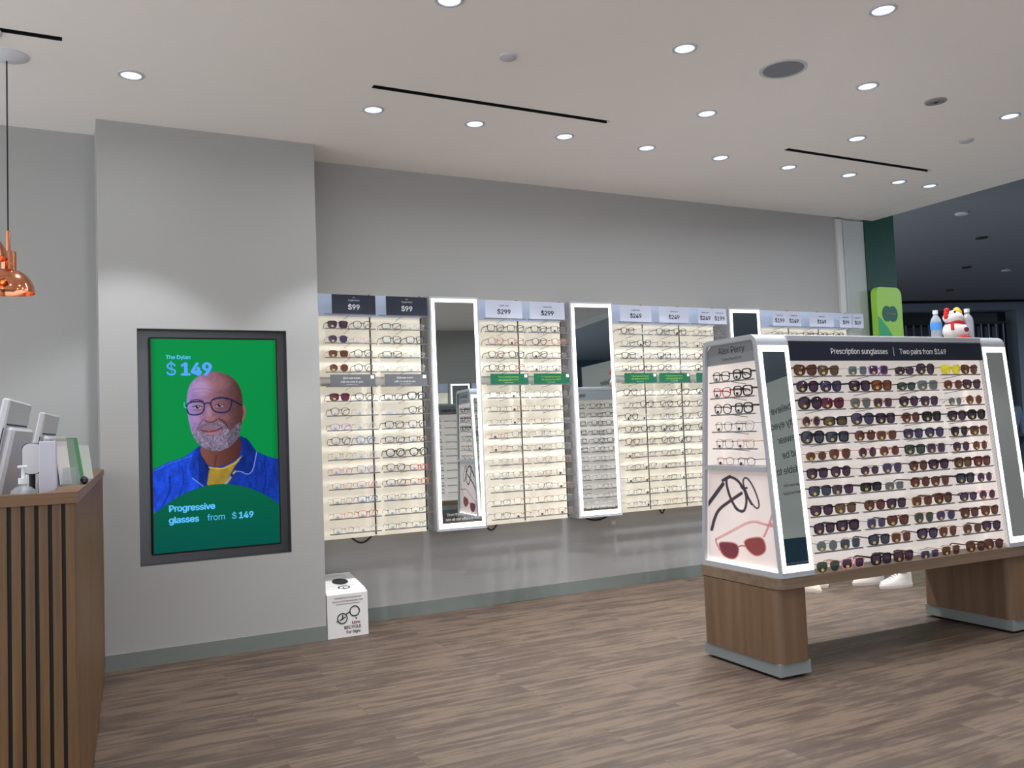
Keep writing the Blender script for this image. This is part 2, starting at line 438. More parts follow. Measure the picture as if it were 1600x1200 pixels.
    # spectacles
    def specs(P, a=1.0):
        P = soft(P, 2); stroke(P+[P[0]], 6, (24, 34, 78), a)
    specs([(272, 390), (355, 383), (358, 415), (345, 446), (290, 450), (275, 432)])
    specs([(385, 384), (410, 368), (484, 368), (486, 402), (470, 436), (412, 438), (390, 415)])
    stroke([(355, 398), (372, 390), (388, 396)], 6, (24, 34, 78)); stroke([(484, 376), (532, 402)], 6, (20, 22, 50)); stroke([(262, 392), (262, 412), (274, 416)], 5, (60, 200, 190))
    # green arch
    arch = Y > 772+((X-447)**2)*1.32e-3
    put(arch, lambda X, Y: np.stack([6+0*X, 98-(Y-772)*.055, 66+(Y-772)*.02], -1))
    return img

def paint_poster(X, Y):
    img = np.empty(X.shape+(3,)); img[:] = (222, 208, 203)
    img += (vnoise(X, Y, 180, 3)*8-4)[..., None]
    e = np.clip(1-(1060-(Y+(730-X)*.22))/60, 0, 1)
    def put(m, col, a=1.0): img[:] = img*(1-(m*a)[..., None])+np.array(col, float)*(m*a)[..., None]
    def stroke(P, wd, col, a=1.0, k=2): put(np.clip((wd/2-dist_line(X, Y, smoothline(P, k)))/2+.5, 0, 1), col, a)
    def fill(P, col, a=1.0): put(inpoly(X, Y, soft(P, 3)).astype(float), col, a)
    dk = (66, 60, 66); pk = (190, 128, 126)
    stroke([(112, 450), (205, 332), (240, 290)], 30, dk)
    r1 = [(262, 250), (300, 232), (368, 262), (432, 350), (440, 440), (420, 502), (390, 512), (340, 470), (290, 370)]
    r2 = [(405, 262), (438, 236), (490, 300), (530, 390), (548, 462), (530, 490), (495, 462), (450, 390), (424, 330)]
    fill(r1, (230, 216, 211), .7); stroke([(395, 362), (300, 420), (205, 485), (170, 560), (148, 655)], 25, dk)
    for P, wd in ((soft(r1, 2), 19), (soft(r2, 2), 12)): stroke(P+[P[0]], wd, dk, 1, 0)
    stroke([(240, 262), (262, 250), (300, 234)], 24, dk); stroke([(390, 300), (405, 330), (440, 322)], 16, dk); stroke([(430, 340), (452, 400), (480, 450)], 16, dk); stroke([(340, 470), (372, 505), (420, 500)], 18, dk)
    stroke([(185, 742), (320, 668), (480, 580), (600, 620), (668, 640), (640, 612)], 20, pk, .9); stroke([(585, 722), (622, 640), (668, 500)], 18, pk, .9)
    stroke([(195, 738), (325, 664), (482, 578), (595, 612)], 5, (236, 196, 190), .9)
    l1 = [(200, 765), (280, 765), (352, 778), (376, 822), (370, 890), (340, 928), (290, 926), (240, 892), (215, 842)]
    l2 = [(414, 756), (470, 730), (572, 724), (602, 800), (600, 862), (550, 900), (500, 896), (450, 850), (420, 800)]
    for P, c in ((l1, (112, 58, 66)), (l2, (132, 68, 68))):
        fill(P, c); Q = soft(P, 2); stroke(Q+[Q[0]], 9, (202, 150, 146), 1, 0)
    stroke([(372, 812), (396, 800), (420, 806)], 12, (160, 100, 100)); stroke([(180, 742), (186, 775), (215, 842)], 12, pk)
    return img

# ------------------------------------------------------------------ setting
YW, YP, XPL, XPR, XA = 5.788, 5.446, .197, 1.4556, 5.743
XL, XR, YB = -3.2, 6.65, -2.9        # open left side, storefront line, opposite wall

def floor_mat():
    m = bpy.data.materials.new('plank_floor'); m.use_nodes = True; nt = m.node_tree; b = nt.nodes['Principled BSDF']; L = nt.links.new
    N = nt.nodes.new
    tc = N('ShaderNodeTexCoord')
    br = N('ShaderNodeTexBrick'); br.offset = .37; br.inputs['Scale'].default_value = 1
    br.inputs['Brick Width'].default_value = 1.22; br.inputs['Row Height'].default_value = .185; br.inputs['Mortar Size'].default_value = .0012
    br.inputs['Color1'].default_value = (0, 0, 0, 1); br.inputs['Color2'].default_value = (1, 1, 1, 1); br.inputs['Mortar'].default_value = (.5, .5, .5, 1)
    mp = N('ShaderNodeMapping'); mp.inputs['Scale'].default_value = (2.0, 34, 1)
    n = N('ShaderNodeTexNoise'); n.inputs['Scale'].default_value = 1.0; n.inputs['Detail'].default_value = 8; n.inputs['Roughness'].default_value = .62
    mp2 = N('ShaderNodeMapping'); mp2.inputs['Scale'].default_value = (3.4, 9, 1)
    n2 = N('ShaderNodeTexNoise'); n2.inputs['Scale'].default_value = 1.0; n2.inputs['Detail'].default_value = 6; n2.inputs['Roughness'].default_value = .6
    mixv = N('ShaderNodeMath'); mixv.operation = 'MULTIPLY_ADD'; mixv.inputs[1].default_value = .75
    ad = N('ShaderNodeMath'); ad.operation = 'MULTIPLY_ADD'; ad.inputs[1].default_value = .07
    cr = N('ShaderNodeValToRGB'); e = cr.color_ramp.elements
    e[0].position = .45; e[0].color = (*lin((57, 46, 39)), 1); e[1].position = 1.25; e[1].color = (*lin((100, 84, 71)), 1)
    e2 = cr.color_ramp.elements.new(.84); e2.color = (*lin((76, 62, 53)), 1)
    off = N('ShaderNodeVectorMath'); off.operation = 'MULTIPLY_ADD'; off.inputs[1].default_value = (7.3, 3.1, 5.0)
    L(tc.outputs['Object'], br.inputs['Vector']); L(br.outputs['Color'], off.inputs[0]); L(tc.outputs['Object'], off.inputs[2])
    L(off.outputs[0], mp.inputs[0]); L(mp.outputs[0], n.inputs['Vector']); L(off.outputs[0], mp2.inputs[0]); L(mp2.outputs[0], n2.inputs['Vector'])
    L(n2.outputs['Fac'], mixv.inputs[0]); L(n.outputs['Fac'], mixv.inputs[2]); L(br.outputs['Color'], ad.inputs[0]); L(mixv.outputs[0], ad.inputs[2])
    L(ad.outputs[0], cr.inputs[0])
    mx = N('ShaderNodeMix'); mx.data_type = 'RGBA'; mx.inputs['B'].default_value = (*lin((76, 64, 58)), 1)
    L(cr.outputs[0], mx.inputs['A']); L(br.outputs['Fac'], mx.inputs['Factor']); L(mx.outputs['Result'], b.inputs['Base Color'])
    b.inputs['Roughness'].default_value = .5; b.inputs['Specular IOR Level'].default_value = .35
    bp = N('ShaderNodeBump'); bp.inputs['Strength'].default_value = .12; bp.inputs['Distance'].default_value = .001
    L(n.outputs['Fac'], bp.inputs['Height']); L(bp.outputs[0], b.inputs['Normal'])
    return m
struct('floor', MB().box(XL-.1, 6.96, YB-.1, 6.3, -.1, 0), floor_mat())
# ceiling with its slot openings drawn as real recesses: built as strips around them
SL = [(-1.49, .024), (1.511, 3.027), (4.5, 5.993)]; SY0, SY1 = 4.395, 4.44
c = MB(); c.box(XL-.1, XR-.006, YB-.1, SY0, CEIL, CEIL+.15).box(XL-.1, XR-.006, SY1, 6.3, CEIL, CEIL+.15)
xs = XL-.1
for a, b in SL: c.box(xs, a, SY0, SY1, CEIL, CEIL+.15); xs = b
c.box(xs, XR-.006, SY0, SY1, CEIL, CEIL+.15)
c.box(XL-.1, XR, YB-.1, 6.3, CEIL+.15, CEIL+.2)
struct('ceiling', c, M_ceil)
for i, (a, b) in enumerate(SL):
    t = thing('slot_diffuser', ['black slot air diffuser in the ceiling above the reception desk', 'long black slot air diffuser in the ceiling above the lit portrait pillar and first mirror', 'black slot air diffuser in the ceiling over the sunglasses stand'][i], 'air vent', (a, SY0, CEIL), group='ceiling slot diffusers')
    part('liner', MB().box(.001, b-a-.001, .001, SY1-SY0-.001, .04, .05), M_black, t)
    part('frame', MB().box(0, b-a, 0, .004, 0, .05).box(0, b-a, SY1-SY0-.004, SY1-SY0, 0, .05), M_black, t)
struct('trim_ceiling_edge', MB().box(XR+.004, 6.96, YB-.1, 6.3, CEIL, CEIL+.14), M_ceil)
struct('trim_groove', MB().box(XR-.006, XR+.004, YB-.1, 6.3, CEIL+.03, CEIL+.04), M_black)

# pillar with a niche for the screen
NX0, NX1, NZ0, NZ1 = .395, 1.252, .560, 1.925
c = MB()
c.box(XPL, NX0, YP, YP+.09, 0, CEIL).box(NX1, XPR, YP, YP+.09, 0, CEIL).box(NX0, NX1, YP, YP+.09, 0, NZ0).box(NX0, NX1, YP, YP+.09, NZ1, CEIL)
c.box(XPL, XPR, YP+.09, 6.2, 0, CEIL)
struct('pillar', c, M_wall)
struct('wall_back', MB().box(XPR, 6.48, YW, YW+.12, 0, CEIL), M_wall)
struct('wall_alcove', MB().box(XL, XPL, XA, XA+.12, 0, CEIL), M_wall)
struct('wall_front', MB().box(2.2, XR, YB-.1, YB, 0, CEIL), M_wall)
# walls left out beside and behind the camera so added ambient fill light enters
for nm, loc, rot_, sx, sy in (('fill_portal_west', (XL, 1.4, 1.56), (0, -PI/2, 0), 3.1, 8.6), ('fill_portal_south', (-.5, YB, 1.56), (PI/2, 0, 0), 5.4, 3.1)):
    pl = bpy.data.lights.new(nm, 'AREA'); pl.shape = 'RECTANGLE'; pl.size = sx; pl.size_y = sy; pl.cycles.is_portal = True
    po = bpy.data.objects.new(nm, pl); COL.objects.link(po); po.location = loc; po.rotation_euler = rot_
struct('pillar_shopfront', MB().box(XR+.02, XR+.30, 1.3, 2.35, 0, CEIL+.1), M_wall)
struct('trim_shopfront', MB().box(XR, XR+.12, -.09, .09, 0, CEIL+.1), M_wall)
struct('baseboard_pillar', MB().box(XPL, XPR, YP-.012, YP, 0, .09), M_skirt)
struct('baseboard_back', MB().box(XPR+.27, 6.48, YW-.012, YW, 0, .09), M_skirt)
struct('baseboard_front', MB().box(2.2, XR, YB, YB+.012, 0, .09), M_skirt)
struct('trim_corner', MB().box(6.455, 6.52, YW-.025, YW, 0, CEIL-.02).box(6.56, 6.565, YW-.012, YW, 0, CEIL-.02), mat('white_trim', (206, 208, 206), .5))
struct('wall_end', MB().box(6.48, 6.84, YW, YW+.1, 0, CEIL-.015), mat('end_panel_paint', (186, 190, 188), .6))
struct('pillar_green', MB().box(6.84, 7.25, YW-.01, YW+.25, 0, 3.6), mat('dark_green_paint', (0, 62, 48), .5))

# mall beyond the storefront
M_mallc = mat('mall_ceiling', (120, 122, 128), .9)
M_mallw = mat('mall_soffit', (100, 108, 120), .8)
M_dk = mat('dark_shopfront', (14, 20, 32), .5)
struct('floor_mall', MB().box(6.96, 26, -12, 20, -.1, -.001), mat('mall_tile', (120, 122, 124), .3))
struct('ceiling_mall', MB().box(6.98, 26, -12, 20, 3.5, 3.6), M_mallc)
MA = Vector((14.559, 11.652, 0)); MD = Vector((.952, -.305, 0)).normalized(); MN = Vector((MD.y, -MD.x, 0))   # MN points to the store
def mallM(): return Matrix(((MD.x, -MN.x, 0, MA.x), (MD.y, -MN.y, 0, MA.y), (0, 0, 1, 0), (0, 0, 0, 1)))
def mstruct(name, mb, m):
    o = struct(name, mb, m); o.matrix_world = mallM(); return o
mstruct('wall_mall', MB().box(-9, 12, .3, .4, 0, 3.5), M_dk)
mstruct('trim_mall_groove', MB().box(-9, 12, .04, .3, 3.44, 3.5), M_black)
mstruct('trim_mall_soffit', MB().box(-9, 12, 0, .3, 3.28, 3.44), M_mallw)
mstruct('pillar_mall', MB().box(2.62, 3.5, 0, .35, 0, 3.28), M_mallw)
struct('wall_mall_side', MB().box(24, 24.2, -12, 20, 0, 3.5), mat('mall_side_wall', (70, 92, 104), .8))
struct('wall_mall_end', MB().box(6.9, 24, -12.2, -12, 0, 3.5), mat('mall_end_wall', (60, 84, 98), .8))
t = thing('roller_shutter', 'dim closed shutter with thin vertical rods across the concourse', 'shutter', M=mallM())
for i in range(14): part('rod', MB().box(.24+i*.165, .262+i*.165, .1, .13, 0, 3.05), mat('dim_rod', (88, 96, 112), .4), t)
part('rail', MB().box(.1, 2.5, .09, .14, 3.02, 3.07), M_black, t)

# ------------------------------------------------------------------ lamps and ceiling fittings
ring_me = MB().lathe([(.063, 0), (.063, -.004), (.050, -.006), (.048, .0)], 28).mesh('trim_ring', (M_trimring,)); smooth_me(ring_me)
disc_me = MB().lathe([(.049, -.002), (.03, -.003), (0.0001, -.003)], 28).mesh('diffuser', (M_disc,))
def ordinal(i): return ['first', 'second', 'third', 'fourth', 'fifth', 'sixth', 'seventh', 'eighth', 'ninth', 'tenth', 'eleventh', 'twelfth', 'thirteenth', 'fourteenth'][i]
DL_LAB = ['round downlight alone in the ceiling in front of the portrait pillar']
DL_LAB += [f'round downlight, {ordinal(i)} of the row along the display wall' for i in range(9)]
DL_LAB += ['round downlight near the top edge of the picture above the long slot', 'round downlight beside the big ceiling speaker', 'round downlight between the speaker and the sprinkler vent', 'round downlight near the shopfront groove in the ceiling', 'round downlight between the speaker and the wall row', 'round downlight just above the short black ceiling slot', 'round downlight in the upper corner of the ceiling near the shopfront']
sp = bpy.data.lights.new('downlight_beam', 'SPOT'); sp.energy = SPOT_W; sp.spot_size = math.radians(84); sp.spot_blend = .3; sp.shadow_soft_size = .045; sp.color = (.93, .965, 1.0)
da = bpy.data.lights.new('downlight_disc', 'AREA'); da.shape = 'DISK'; da.size = .095; da.energy = DISC_W; da.color = (.93, .965, 1.0); da.spread = math.radians(165)
for i, (x, y) in enumerate(GRID):
    lab = DL_LAB[i] if i < len(DL_LAB) else 'round downlight in the ceiling behind the photographer'
    t = thing('downlight', lab, 'ceiling light', (x, y, CEIL), group='round ceiling downlights')
    part('trim_ring', ring_me, None, t); part('diffuser', disc_me, None, t)
    lo = bpy.data.objects.new('beam', sp); COL.objects.link(lo); lo.parent = t; lo.location = (0, 0, -.02)
    lo = bpy.data.objects.new('disc_light', da); COL.objects.link(lo); lo.parent = t; lo.location = (0, 0, -.009)
t = thing('ceiling_speaker', 'large round grey ceiling speaker grille', 'speaker', (3.461, 3.385, CEIL))
part('rim', MB().lathe([(.125, 0), (.125, -.004), (.108, -.005), (.107, 0)], 40), M_trimring, t, True)
part('grille', MB().lathe([(.107, -.004), (.06, -.006), (.0001, -.006)], 40), mat('speaker_grille', (128, 130, 136), .8), t, True)
t = thing('round_vent', 'round ringed sprinkler vent in the ceiling', 'ceiling vent', (4.695, 3.391, CEIL))
for r0 in (.062, .042, .022): part('ring', MB().lathe([(r0, 0), (r0, -.006), (r0-.012, -.008), (r0-.013, -.001)], 28), mat('vent_grey', (150, 148, 150), .5), t, True)
part('core', MB().lathe([(.012, 0), (.012, -.012), (.0001, -.014)], 16), M_rail, t)
for (x, y), lab in (((2.018, 3.803), 'small white smoke sensor disc in the ceiling above the long slot'), ((5.573, 3.811), 'small pale cover plate in the ceiling near the shopfront')):
    tag(part('sensor_cover', MB().lathe([(.045, 0), (.045, -.008), (.036, -.014), (.0001, -.015)], 28), M_trimring, None, True), lab, 'sensor').location = (x, y, CEIL)
for k, (x, y) in enumerate([(9.04, 6.30), (10.55, 7.10), (12.43, 8.64), (13.4, 8.64), (14.4, 10.37)]):
    t = thing('ceiling_fitting', 'small dim fitting in the dark concourse ceiling', 'ceiling light', (x, y, 3.5), group='concourse ceiling fittings')
    part('housing', MB().lathe([(.07, 0), (.07, -.015), (.05, -.02), (.0001, -.02)], 16), mat('dim_fitting', (190, 190, 190), .5) if k in (0, 3) else M_rail, t)
al = bpy.data.lights.new('concourse_fill', 'AREA'); al.energy = 130; al.shape = 'DISK'; al.size = .35; al.color = (.72, .84, 1.0)  # added lamps out of view that brighten the dim concourse
for k, p in enumerate([(9.5, 1, 3.45), (12, 3, 3.45), (18, 7, 3.45), (14, -2, 3.45), (10, -6, 3.45), (17, -7, 3.45)]):
    o = bpy.data.objects.new('concourse_fill_lamp', al); COL.objects.link(o); o.location = p

# pendant lamps of copper
def pendant(x, y, top, lab):
    t = thing('pendant_lamp', lab, 'pendant lamp', (x, y, 0), group='copper pendant lamps')
    part('canopy', MB().lathe([(.095, CEIL), (.095, CEIL-.004), (.05, CEIL-.022), (.012, CEIL-.028), (.0001, CEIL-.028)], 28), M_white, t, True)
    part('cord', MB().tube([(0, 0, CEIL-.028), (0, 0, top)], .0035, 8), M_cable, t)
    part('rod', MB().lathe([(.0001, top), (.0095, top), (.0095, top-.105), (.0001, top-.105)], 16), M_copper, t, True)
    part('neck', MB().lathe([(.0001, top-.1), (.034, top-.1), (.034, top-.185), (.0001, top-.185)], 28), M_copper, t, True)
    pr = [(.03, top-.182)]+[(.112*math.sin(a), top-.295+.115*math.cos(a)) for a in [.28+(PI/2-.28)*i/10 for i in range(11)]]
    pr += [(.109*math.sin(a), top-.295+.111*math.cos(a)) for a in [PI/2-(PI/2-.2)*i/10 for i in range(11)]]
    part('lamp_shade', MB().lathe(pr, 40), M_copper, t, True)
    part('bulb', MB().lathe([(.0001, top-.2), (.03, top-.21), (.035, top-.24), (.02, top-.268), (.0001, top-.272)], 20), mat('warm_bulb', (255, 230, 190), .4, emit=(255, 206, 140), es=2.0), t, True)
pendant(-.211, 4.70, 2.283, 'copper dome pendant lamp on a black cord, hanging nearest the pillar')
pendant(-.312, 4.45, 2.396, 'second copper pendant lamp, a little higher, only the rim of its dome showing')

# ------------------------------------------------------------------ portrait screen
t = thing('advert_screen', 'tall lit advert screen with a smiling man in glasses on green, set in the pillar', 'screen', (0, YP, 0))
part('niche_lining', MB().box(NX0, NX1, .07, .088, NZ0, NZ1).box(NX0, NX0+.003, .0, .07, NZ0, NZ1).box(NX1-.003, NX1, .0, .07, NZ0, NZ1).box(NX0, NX1, .0, .07, NZ0, NZ0+.003).box(NX0, NX1, 0, .07, NZ1-.003, NZ1), M_niche, t)
DX0, DX1, DZ0, DZ1 = .461, 1.199, .613, 1.878
part('bezel', MB().bbox(DX0, DX1, .03, .07, DZ0, DZ1, .004), M_black, t)
b_ = .010
pm = picture_mesh('screen_image', [(103, 92), (692, 96), (714, 1046), (120, 1100)],
    [(DX0+b_, .0285, DZ1-b_), (DX1-b_, .0285, DZ1-b_), (DX1-b_, .0285, DZ0+b_), (DX0+b_, .0285, DZ0+b_)], 190, 326, paint_portrait)
pm.materials.append(picture('screen_picture', .81))
part('screen_image', pm, None, t, label='lit portrait of a bald bearded man in glasses and denim jacket on green')
def stxt(lines, y, m, par=t): return lettering(par, lines, m, frameM((0, y, 0), (1, 0, 0), (0, 0, 1)))
M_cyan = mat('screen_cyan', (0, 0, 0), .5, spec=.03, emit=(92, 190, 250), es=.8); M_blue = mat('screen_blue', (0, 0, 0), .5, emit=(86, 160, 250), es=.8)
stxt([('The Dylan', .040, .551, 1.750, 'LEFT', .05)], .0275, M_cyan)
stxt([('$', .128, .549, 1.655, 'LEFT', .012), ('149', .128, .628, 1.655, 'LEFT', .085)], .0275, M_blue)
stxt([('Progressive', .064, .553, .857, 'LEFT', .07), ('glasses', .064, .553, .790, 'LEFT', .07), ('from', .064, .766, .790, 'LEFT', .0), ('$', .064, .905, .790, 'LEFT', .01), ('149', .064, .944, .790, 'LEFT', .07)], .0275, M_cyan)

# ------------------------------------------------------------------ eyewear
def outline(shape, n=26):
    a, b, p = dict(round=(.0245, .0225, 2.0), oval=(.0255, .0185, 2.1), square=(.0262, .0205, 3.6), rect=(.0268, .0168, 4.2), cat=(.0262, .0205, 2.8), pilot=(.0270, .0230, 2.5),
                   big=(.0290, .0255, 2.5), hexa=(.026, .0225, 2.2), panto=(.0250, .0215, 2.4), brow=(.0262, .0200, 3.0), sport=(.031, .0185, 2.6), small=(.0215, .0190, 2.2))[shape]
    P = []
    for i in range(n):
        t = 2*PI*i/n
        if shape == 'hexa': t = 2*PI*round(i/n*8)/8+PI/8+ (i % 3)*1e-4
        c, s = math.cos(t), math.sin(t)
        x = a*math.copysign(abs(c)**(2/p), c); z = b*math.copysign(abs(s)**(2/p), s)
        if shape == 'cat':
            z += .0055*max(0, x/a)*max(0, z/b); x *= 1+.10*z/b
        if shape == 'pilot': x *= 1+.13*z/b; z -= .002*(1-abs(x/a))
        if shape in ('square', 'brow', 'panto', 'big'): x *= 1+.07*z/b
        P.append((x, z))
    return P, a, b
EW = {}
def eyewear_meshes(shape, style):
    """style: thin metal wire or thick acetate; five meshes in local axes (x across, z up, y back)"""
    k = (shape, style)
    if k in EW: return EW[k]
    P, a, b = outline(shape); rim = {'thin': .0017, 'mid': .0035, 'thick': .0056}[style]; dep = {'thin': .0018, 'mid': .003, 'thick': .0042}[style]
    gap = .0095 if shape != 'sport' else .007; cx = a+gap; zc = b+rim
    fr = MB()
    for sd in (-1, 1):
        def fn(x, z, d, sd=sd): return (sd*(cx+x), d+abs(cx+x)**2*1.1*(1 if True else 0), zc+z)
        inner = P
        outer = []
        for x, z in P:
            r = math.hypot(x, z); kx = (r+rim)/r; ex = rim*.0
            top = 1.0
            if shape == 'brow' and z > .25*b: top = 2.2
            outer.append((x*(1+(kx-1)*top), z*(1+(kx-1)*top)))
        fr.ring(outer, inner, fn, -dep/2, dep/2)
    bz = zc+b*.45; bw = gap+.004
    fr.tube([(-bw, .0008, bz-.001), (-bw*.4, 0, bz+.0015), (bw*.4, 0, bz+.0015), (bw, .0008, bz-.001)], max(.0016, rim*.75), 6)
    if style == 'thin' and shape in ('pilot', 'brow', 'square'): fr.tube([(-bw, .0008, bz+b*.4), (bw, .0008, bz+b*.4)], .0013, 5)
    ex = cx+a
    hz = zc+b*.55
    yb = (ex**2)*1.1
    for sd in (-1, 1): fr.box(sd*(ex-.002) if sd > 0 else sd*(ex+.005), sd*(ex+.005) if sd > 0 else sd*(ex-.002), yb-.003, yb+.004, hz-max(.002, rim), hz+max(.002, rim))
    me_f = fr.mesh('frame_front')
    le = MB(); n = len(P)
    vs = [(x, -.0 + 0, z) for x, z in P]
    lens = {}
    for sd in (-1, 1):
        L_ = MB(); pts = [(sd*(cx+x), abs(cx+x)**2*1.1-.0002, zc+z) for x, z in P]+[(sd*(cx+x*.5), abs(cx+x*.5)**2*1.1-.0014, zc+z*.5) for x, z in P]+[(sd*cx, cx**2*1.1-.0018, zc)]
        f = [(i, (i+1) % n, n+(i+1) % n, n+i) for i in range(n)]+[(n+i, n+(i+1) % n, 2*n) for i in range(n)]
        L_.add(pts, f); lens[sd] = L_.mesh('lens'); smooth_me(lens[sd], 80)
    tm = {}
    tw = {'thin': .0015, 'mid': .0029, 'thick': .0044}[style]
    for sd in (-1, 1):
        x = sd*(ex+.003)
        tm[sd] = MB().tube([(x, yb+.002, hz), (x+sd*.001, .05, hz), (x-sd*.001, .088, hz-.001), (x-sd*.003, .104, hz-.008), (x-sd*.005, .122, min(hz-.024, .014)), (x-sd*.005, .126, .002)], [tw, tw, tw, tw*1.2, tw*1.1, tw*.8], 6, 0, .55).mesh('temple')
    st = MB(); q = [(-cx+.0095*math.cos(2*PI*i/14), (cx**2)*1.1-.0030, zc-b*.60+.0072*math.sin(2*PI*i/14)) for i in range(14)]
    q2 = [(p[0], p[1]+.0006, p[2]) for p in q]
    st.add(q+q2, [tuple(range(14)), tuple(range(14, 28))[::-1]]+[(i, (i+1) % 14, 14+(i+1) % 14, 14+i) for i in range(14)])
    EW[k] = (me_f, lens, tm, st.mesh('sticker'), b)
    for me in [me_f, EW[k][3]]+list(tm.values())+list(lens.values()): me.materials.append(None)
    return EW[k]
def slot(o, m): o.material_slots[0].link = 'OBJECT'; o.material_slots[0].material = m

def fmat(c):
    T = dict(black=(18, 17, 20), tortoise=(78, 44, 26), brown=(84, 48, 36), gold=(190, 150, 96), silver=(168, 170, 176), navy=(34, 38, 66), burgundy=(96, 22, 44), red=(176, 40, 46),
             pink=(222, 150, 160), clear=(214, 210, 208), grey=(120, 122, 130), cream=(222, 190, 160), purple=(96, 70, 120), blue=(60, 90, 160), teal=(30, 90, 96), rose=(206, 140, 120), yellow=(222, 205, 40), lilac=(180, 140, 200), white=(226, 226, 228), orange=(206, 120, 60))
    return mat('frame_'+c, T[c], .25 if c not in ('gold', 'silver', 'rose') else .25, metal=.0 if c not in ('gold', 'silver', 'rose') else .7, coat=.4)
def lmat(c):
    T = dict(purple=(66, 48, 66), brown=(84, 54, 48), olive=(84, 70, 54), grey=(86, 94, 96), green=(56, 70, 64), violet=(66, 58, 84), blue=(58, 64, 76), wine=(84, 42, 58), dark=(48, 44, 46), orange=(112, 66, 44), yellow=(228, 214, 60), tan=(120, 92, 70))
    return glassy('tint_'+c, tuple(min(255, int(x*1.45+12)) for x in T[c]), .62, T[c])
M_clear = glassy('clear_lens', (250, 252, 252), .07, (240, 245, 250), .03)
M_stick_y = mat('gold_sticker', (206, 182, 104), .5); M_stick_b = mat('pale_blue_print', (150, 180, 206), .5); M_stick_k = mat('dark_print', (36, 36, 40), .5)

def eyewear(M, shape, style, fc, lc, label, cat, group, scale=1.0, sticker=None, parts=True, name=None):
    me_f, lens, tm, st, b = eyewear_meshes(shape, style)
    name = name or ('sunglasses' if lc else 'eyeglasses')
    Ms = M @ Matrix.Scale(scale, 4)
    fm = fmat(fc)
    t = thing(name, label, cat, M=Ms, group=group)
    def ch(n, me, m):
        o = bpy.data.objects.new(n, me); COL.objects.link(o); o.parent = t; slot(o, m); return o
    ch('frame_front', me_f, fm)
    for sd in (-1, 1): ch('lens', lens[sd], lmat(lc) if lc else M_clear)
    for sd in (-1, 1): ch('temple', tm[sd], fm)
    if sticker: ch('sticker', st, sticker)
    return t
ONE = {}
def eyewear_one(M, shape, style, fc, label, group, scale=1.0):
    """far pair seen only in mirrors: one mesh"""
    k = (shape, style)
    if k not in ONE:
        me_f, lens, tm, st, b = eyewear_meshes(shape, style); mb = MB()
        for me in (me_f, tm[-1], tm[1]): mb.add([v.co[:] for v in me.vertices], [p.vertices[:] for p in me.polygons])
        me = mb.mesh('eyeglasses'); me.materials.append(None); ONE[k] = me
    o = bpy.data.objects.new('eyeglasses', ONE[k]); COL.objects.link(o); o.matrix_world = M @ Matrix.Scale(scale, 4); slot(o, fmat(fc)); return tag(o, label, 'eyeglasses', group)
SHN = dict(round='round', oval='oval', square='square', rect='rectangular', cat='cat-eye', pilot='aviator', big='oversized', hexa='angular', panto='soft round', brow='browline', sport='wraparound', small='small oval')

# ------------------------------------------------------------------ display wall
ZS = [2.055-.0949*i for i in range(16)]      # shelf heights; 0 carries price cards, 5 the promo cards
YB_ = YW-.09                                 # board face
YF = 5.552                                   # shelf front edge
PX = [1.512, 1.880, 2.664, 3.014, 3.808, 4.137, 4.504, 5.345, 5.708, 6.071]
PNAME = ['first panel from the pillar', 'second panel from the pillar', 'third panel from the pillar', 'fourth panel from the pillar', 'fifth panel from the pillar', 'sixth panel from the pillar', 'seventh panel from the pillar', 'first panel past the third mirror', 'second panel past the third mirror', 'third panel past the third mirror']
PW = .362
ZB0, ZB1 = .583, 2.205
bd = MB(); bd.prism(roundrect(0, PW, ZB0, ZB1, .008, 3), lambda a, b, d: (a, d, b), YB_-YW, YB_-YW+.035)
board_me = bd.mesh('board', (M_cream,))
head_me = MB().bbox(-.002, PW+.002, YB_-YW-.012, YB_-YW-.001, ZS[0]+.004, ZB1+.004, .002).mesh('header_panel', (M_head,))
band_me = MB().box(0, PW, YB_-YW-.004, YB_-YW-.0005, ZS[5]+.012, ZS[5]+.072).mesh('frosted_band', (M_bandgrey,))
rail_me = MB().box(PW-.003, PW+.0075, YB_-YW-.001, YB_-YW+.03, ZB0+.01, ZB1+.01).mesh('rail', (M_rail,))
fd = YF-YW
shelf_b = MB().box(.012, PW-.004, fd, fd+.004, -.004, .003)
shelf_b.tube([(PW*.5, fd+.003, -.003), (PW*.5, YB_-YW-.002, -.016)], .0018, 6)
shelf_b.box(.02, PW-.012, fd+.004, fd+.03, -.0015, .0)
shelf_me = shelf_b.mesh('shelf', (M_lip,))
foot_me = MB().box(.05, .07, YB_-YW+.03, 0, 1.0, 1.04).box(PW-.07, PW-.05, YB_-YW+.03, 0, 1.0, 1.04).mesh('wall_bracket', (M_rail,))
def child(n, me, t, loc=(0, 0, 0), m=None):
    o = bpy.data.objects.new(n, me); COL.objects.link(o); o.parent = t; o.location = loc
    return o
def display_panel(x, y, rz, lab, shelves=range(16), group='lit eyewear display panels', sx=1.0):
    t = thing('eyewear_display', lab, 'eyewear display', (x, y, 0), rz, group); t.scale = (sx, 1, 1)
    child('board', board_me, t); child('header_panel', head_me, t); child('frosted_band', band_me, t); child('rail', rail_me, t); child('wall_bracket', foot_me, t)
    for i in shelves: child('shelf', shelf_me, t, (0, 0, ZS[i]))
    return t
for i, x in enumerate(PX):
    display_panel(x, YW, 0, 'tall cream lit eyewear display board, '+PNAME[i], range(16), sx={2: .96, 4: .905}.get(i, 1.0))

